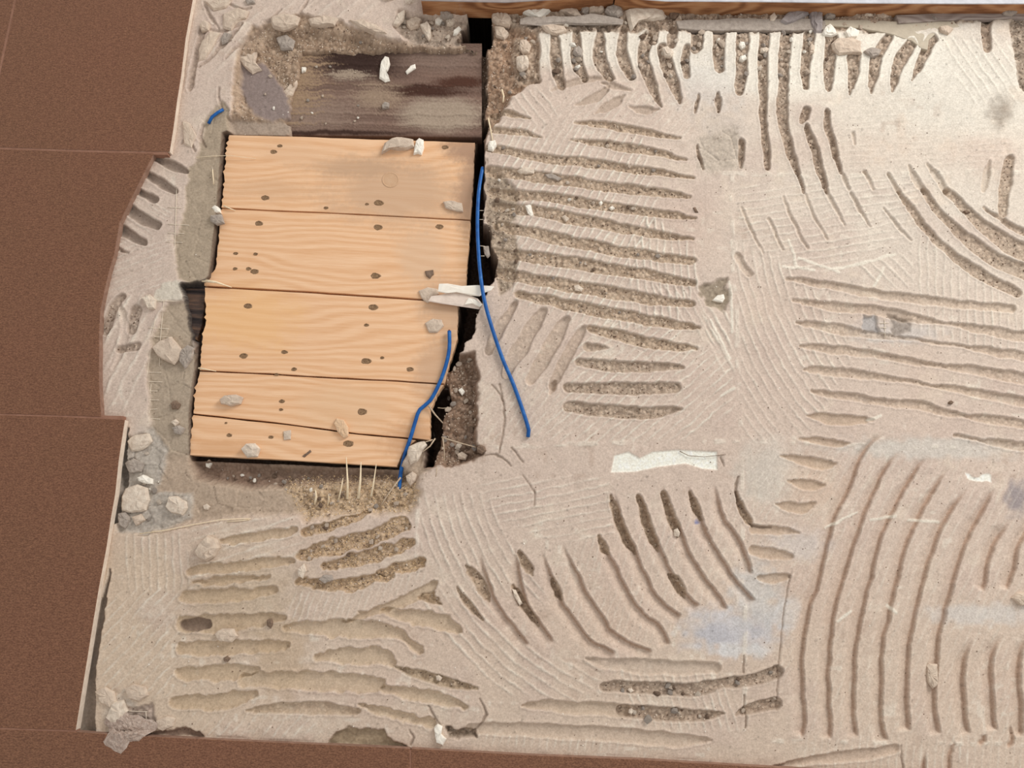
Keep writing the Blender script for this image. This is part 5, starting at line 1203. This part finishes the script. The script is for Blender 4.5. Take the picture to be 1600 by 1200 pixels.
fibre_mesh([(256, 470, 250, 536), (243, 498, 236, 530), (236, 545, 229, 590), (232, 512, 264, 514), (230, 526, 270, 527), (246, 470, 284, 471), (250, 556, 249, 572)], 'pale fibre mesh strands above the large grey-tan slab piece')
fibre_mesh([(228, 582, 252, 582), (226, 596, 254, 597), (228, 611, 246, 611), (228, 625, 248, 625), (230, 640, 246, 639), (234, 654, 250, 655), (236, 600, 232, 668)], 'pale fibre mesh ladder left of the fourth plank')
fibre_mesh([(1382, 495, 1383, 528), (1371, 505, 1389, 505), (1376, 520, 1393, 521), (1373, 512, 1385, 512)], 'small white fibre mesh bit in the right-hand mortar')
fibre_mesh([(198, 1111, 230, 1112), (228, 1112, 229, 1130), (204, 1120, 228, 1130)], 'fibre mesh bit poking from the bottom left corner', 1.5)
fibre_mesh([(746, 329, 757, 329), (748, 343, 756, 343), (749, 384, 758, 385), (751, 400, 757, 400)], 'cut mesh ends in the gap behind the long blue cable', zfix=-3)
fibre_mesh([(744, 491, 753, 491), (744, 504, 751, 505), (744, 518, 749, 519), (746, 505, 745, 518)], 'cut mesh ends in the gap below the torn plaster scrap', zfix=-3)
flake('plaster_flake', [(755, 386), (764, 385), (766, 400), (762, 404), (757, 398)], .004, S_GREY, 'grey flake hanging in the gap at the middle of the long cable', 'mortar chunk', z=-.008)

# wood burnt edge left of the boards
board_from('charred_timber', [(286, 447), (322, 444), (319, 480), (316, 505), (308, 532), (298, 528), (291, 500), (288, 470)], -.016, .01,
           wood_mat('charred_wood', [(.3, (40, 34, 34)), (.55, (70, 58, 54)), (.8, (120, 92, 74))], dust=(170, 130, 98), dust_lo=.62, bmp=1.5), 'charred black timber end showing left of the third plank', step=6, jit=1)

# dusty tuft in the bottom-left corner
def tuft():
    bm = bmesh.new(); r = random.Random(12); rows = []
    c = PV(200, 1138, 0); R_ = 33 * PXM
    for j in range(13):
        rad = j / 12; row = []
        for i in range(28):
            a = 2 * math.pi * i / 28; rr = R_ * rad * (1 + .25 * math.sin(a * 3 + 1) + .12 * math.sin(a * 7)) * r.uniform(.97, 1.03)
            z = .0045 * (1 - rad ** 2) * r.uniform(.7, 1.3) + .0022 + (.0065 if c.y + math.sin(a) * rr * .75 < c.y - .002 else .0) * (rad > .1)
            row.append(bm.verts.new((c.x + math.cos(a) * rr, c.y + math.sin(a) * rr * .75, z)))
        rows.append(row)
    for j in range(12):
        for i in range(28): bm.faces.new((rows[j][i], rows[j][(i + 1) % 28], rows[j + 1][(i + 1) % 28], rows[j + 1][i]))
    bmesh.ops.recalc_face_normals(bm, faces=bm.faces); bmesh.ops.remove_doubles(bm, verts=bm.verts, dist=1e-5)
    me = bpy.data.meshes.new('dust_clump'); bm.to_mesh(me); bm.free()
    tag(link('dust_clump', me, None, [stone_mat('grey_dust', (160, 136, 122), (206, 188, 174), 260, 1.6)]), 'grey dusty clump spilling onto the bottom left tile joint', 'dust clump')
tuft()

# ------------------------------------------------------------------ crumbs: countable ones singly, the finest as grit
def rock_mesh(seed, material):
    r = random.Random(seed); bm = bmesh.new(); bmesh.ops.create_icosphere(bm, subdivisions=1, radius=1)
    planes = [(Vector((r.gauss(0, 1), r.gauss(0, 1), r.gauss(0, 1))).normalized(), r.uniform(.45, .8)) for _ in range(7)]
    for v_ in bm.verts:
        for n_, d_ in planes:
            k_ = v_.co.dot(n_)
            if k_ > d_: v_.co -= n_ * (k_ - d_)
        v_.co.z *= .7
    me = bpy.data.meshes.new('crumb'); bm.to_mesh(me); bm.free(); me.materials.append(material); return me
BASE = [[rock_mesh(s * 10 + q, m_) for s in range(5)] for q, m_ in enumerate((S_GREY, S_TAN, S_CREAM, S_DARK, S_WHITE))]
Z = [  # polygon, how many single crumbs, label, group, size range px, weights
 ([(850, 50), (1345, 50), (1310, 130), (870, 120)], 62, 'small mortar crumb in the debris between the white ridges under the threshold', 'crumbs between the white ridges', (3.6, 7.0), (4, 4, 2, 3, 1)),
 ([(760, 30), (840, 50), (840, 125), (760, 180)], 18, 'small brownish crumb on the soil right of the dark timber', 'crumbs on the brown soil', (2.5, 6), (3, 4, 1, 4, 0)),
 ([(400, 30), (600, 60), (560, 205), (400, 190)], 20, 'small crumb on the sandy left end of the dark timber', 'crumbs on the dark timber', (2, 5), (3, 4, 3, 2, 1)),
 ([(620, 24), (728, 28), (728, 66), (630, 66)], 20, 'small crumb in the rubble left of the dark hole', 'crumbs left of the dark hole', (3.2, 7), (4, 3, 3, 2, 2)),
 ([(762, 200), (1060, 215), (1060, 530), (780, 450)], 42, 'small crumb in the grooves right of the long blue cable', 'crumbs in the straight grooves', (2.4, 5), (4, 4, 2, 3, 1)),
 ([(690, 560), (740, 560), (745, 700), (680, 720)], 26, 'small brown crumb in the rubble strip right of the short cable', 'crumbs in the rubble strip', (3, 7), (3, 3, 1, 5, 0)),
 ([(450, 760), (650, 750), (650, 890), (470, 900)], 28, 'small tan crumb in the sawdust below the boards', 'crumbs in the sawdust', (2.4, 5.5), (2, 6, 2, 2, 0)),
 ([(940, 1060), (1210, 1050), (1210, 1125), (960, 1125)], 20, 'small crumb in the debris grooves near the bottom edge', 'crumbs in the bottom grooves', (2.6, 6), (4, 4, 2, 3, 0)),
 ([(800, 20), (1560, 10), (1560, 46), (800, 46)], 30, 'small rubble crumb along the foot of the threshold timbers', 'crumbs along the threshold', (3, 6.5), (4, 4, 2, 3, 1)),
 ([(190, 690), (250, 680), (250, 820), (185, 830)], 14, 'small pale crumb on the broken mortar beside the lower tile', 'crumbs beside the lower tile', (2.5, 6), (3, 3, 4, 1, 1)),
 ([(300, 735), (500, 745), (470, 800), (300, 770)], 14, 'small crumb on the dusty trough below the boards', 'crumbs below the boards', (2.2, 5), (4, 4, 2, 3, 1)),
]
def inside(p, poly):
    x, y = p; c = False; n = len(poly)
    for i in range(n):
        (ax, ay), (bx, by) = poly[i], poly[(i + 1) % n]
        if (ay > y) != (by > y) and x < (bx - ax) * (y - ay) / (by - ay) + ax: c = not c
    return c
def dbv(px, py):
    p = P(px, py); i = int(round((p[1] - YMIN) / CELL)); j = int(round((p[0] - XMIN) / CELL))
    return DB[i, j] if 0 <= i < NY and 0 <= j < NX else 0
rc = random.Random(77)
for poly, n, lb, grp, (s0, s1), wts in Z:
    xs = [p[0] for p in poly]; ys = [p[1] for p in poly]; k_ = 0; tries = 0
    while k_ < n and tries < 6000:
        tries += 1
        x, y = rc.uniform(min(xs), max(xs)), rc.uniform(min(ys), max(ys))
        if not inside((x, y), poly): continue
        ontimber = 'dark timber' in lb and 'sandy' in lb
        if not ontimber and dbv(x, y) < .5 and tries < 5000: continue
        z = hz(x, y, 2)
        if z < -.05: continue
        if ontimber: z = max(z, -.0195)
        m_ = rc.choices(range(5), wts)[0]
        s = rc.uniform(s0, s1) * PXM * (1.0 if rc.random() < .85 else 1.35)
        o = bpy.data.objects.new('crumb', BASE[m_][rc.randrange(5)]); COL.objects.link(o)
        p = P(x, y, z); o.location = (p[0], p[1], z + s * .4)
        o.scale = (s * rc.uniform(.8, 1.3), s * rc.uniform(.7, 1.1), s * rc.uniform(.7, 1)); o.rotation_euler = (rc.uniform(-.3, .3), rc.uniform(-.3, .3), rc.uniform(0, 6.28))
        tag(o, lb, 'crumb', grp); k_ += 1

def grit(name, cnt, cond, s0, s1, material, seed):
    r = np.random.default_rng(seed)
    ii, jj = np.nonzero(cond); sel = r.choice(len(ii), min(cnt, len(ii)), replace=False)
    base = np.array([[0, 0, .9], [.9, 0, .1], [.2, .85, 0], [-.8, .4, .1], [-.5, -.8, 0], [.5, -.7, .2]])
    tri = np.array([[0, 1, 2], [0, 2, 3], [0, 3, 4], [0, 4, 5], [0, 5, 1]])
    V, Fc = [], []
    for q, k_ in enumerate(sel):
        i, j = ii[k_], jj[k_]; s = r.uniform(s0, s1) * PXM; a = r.uniform(0, 6.28); ca, sa = math.cos(a), math.sin(a)
        b_ = base * (s * r.uniform(.7, 1.3, (6, 1))); x = b_[:, 0] * ca - b_[:, 1] * sa; y = b_[:, 0] * sa + b_[:, 1] * ca
        V.append(np.stack([gx[j] + x, gy[i] + y, H[i, j] + b_[:, 2]], 1)); Fc.append(tri + q * 6)
    V = np.concatenate(V); Fc = np.concatenate(Fc)
    me = bpy.data.meshes.new(name); me.from_pydata(V.tolist(), [], Fc.tolist())
    o = link(name, me, floor, [material]); tag(o, kind='stuff')
ink = np.zeros(H.shape, bool); ink[:-1, :-1] = keep
okz = (H > -.05) & ink
grit('loose_grit', 4200, okz & (DB > .5), .8, 1.9, S_TAN, 1)
grit('loose_grit', 1000, okz & (DB > .5), .8, 1.9, S_CREAM, 2)
grit('loose_grit', 2200, okz & (DB > .5), .8, 2.0, S_DARK, 3)
grit('loose_grit', 900, okz & (DB <= .5), .6, 1.3, S_DARK, 4)
grit('loose_grit', 220, okz & (DB <= .5), .6, 1.4, S_WHITE, 5)
# sawdust shavings
sawz = okz & (PX > 440) & (PX < 700) & (PY > 740) & (PY < 920) & (DB > .4)
grit('sawdust', 1700, sawz, .7, 1.6, stone_mat('sawdust_tan', (196, 166, 126), (226, 200, 164), 300, .2), 6)
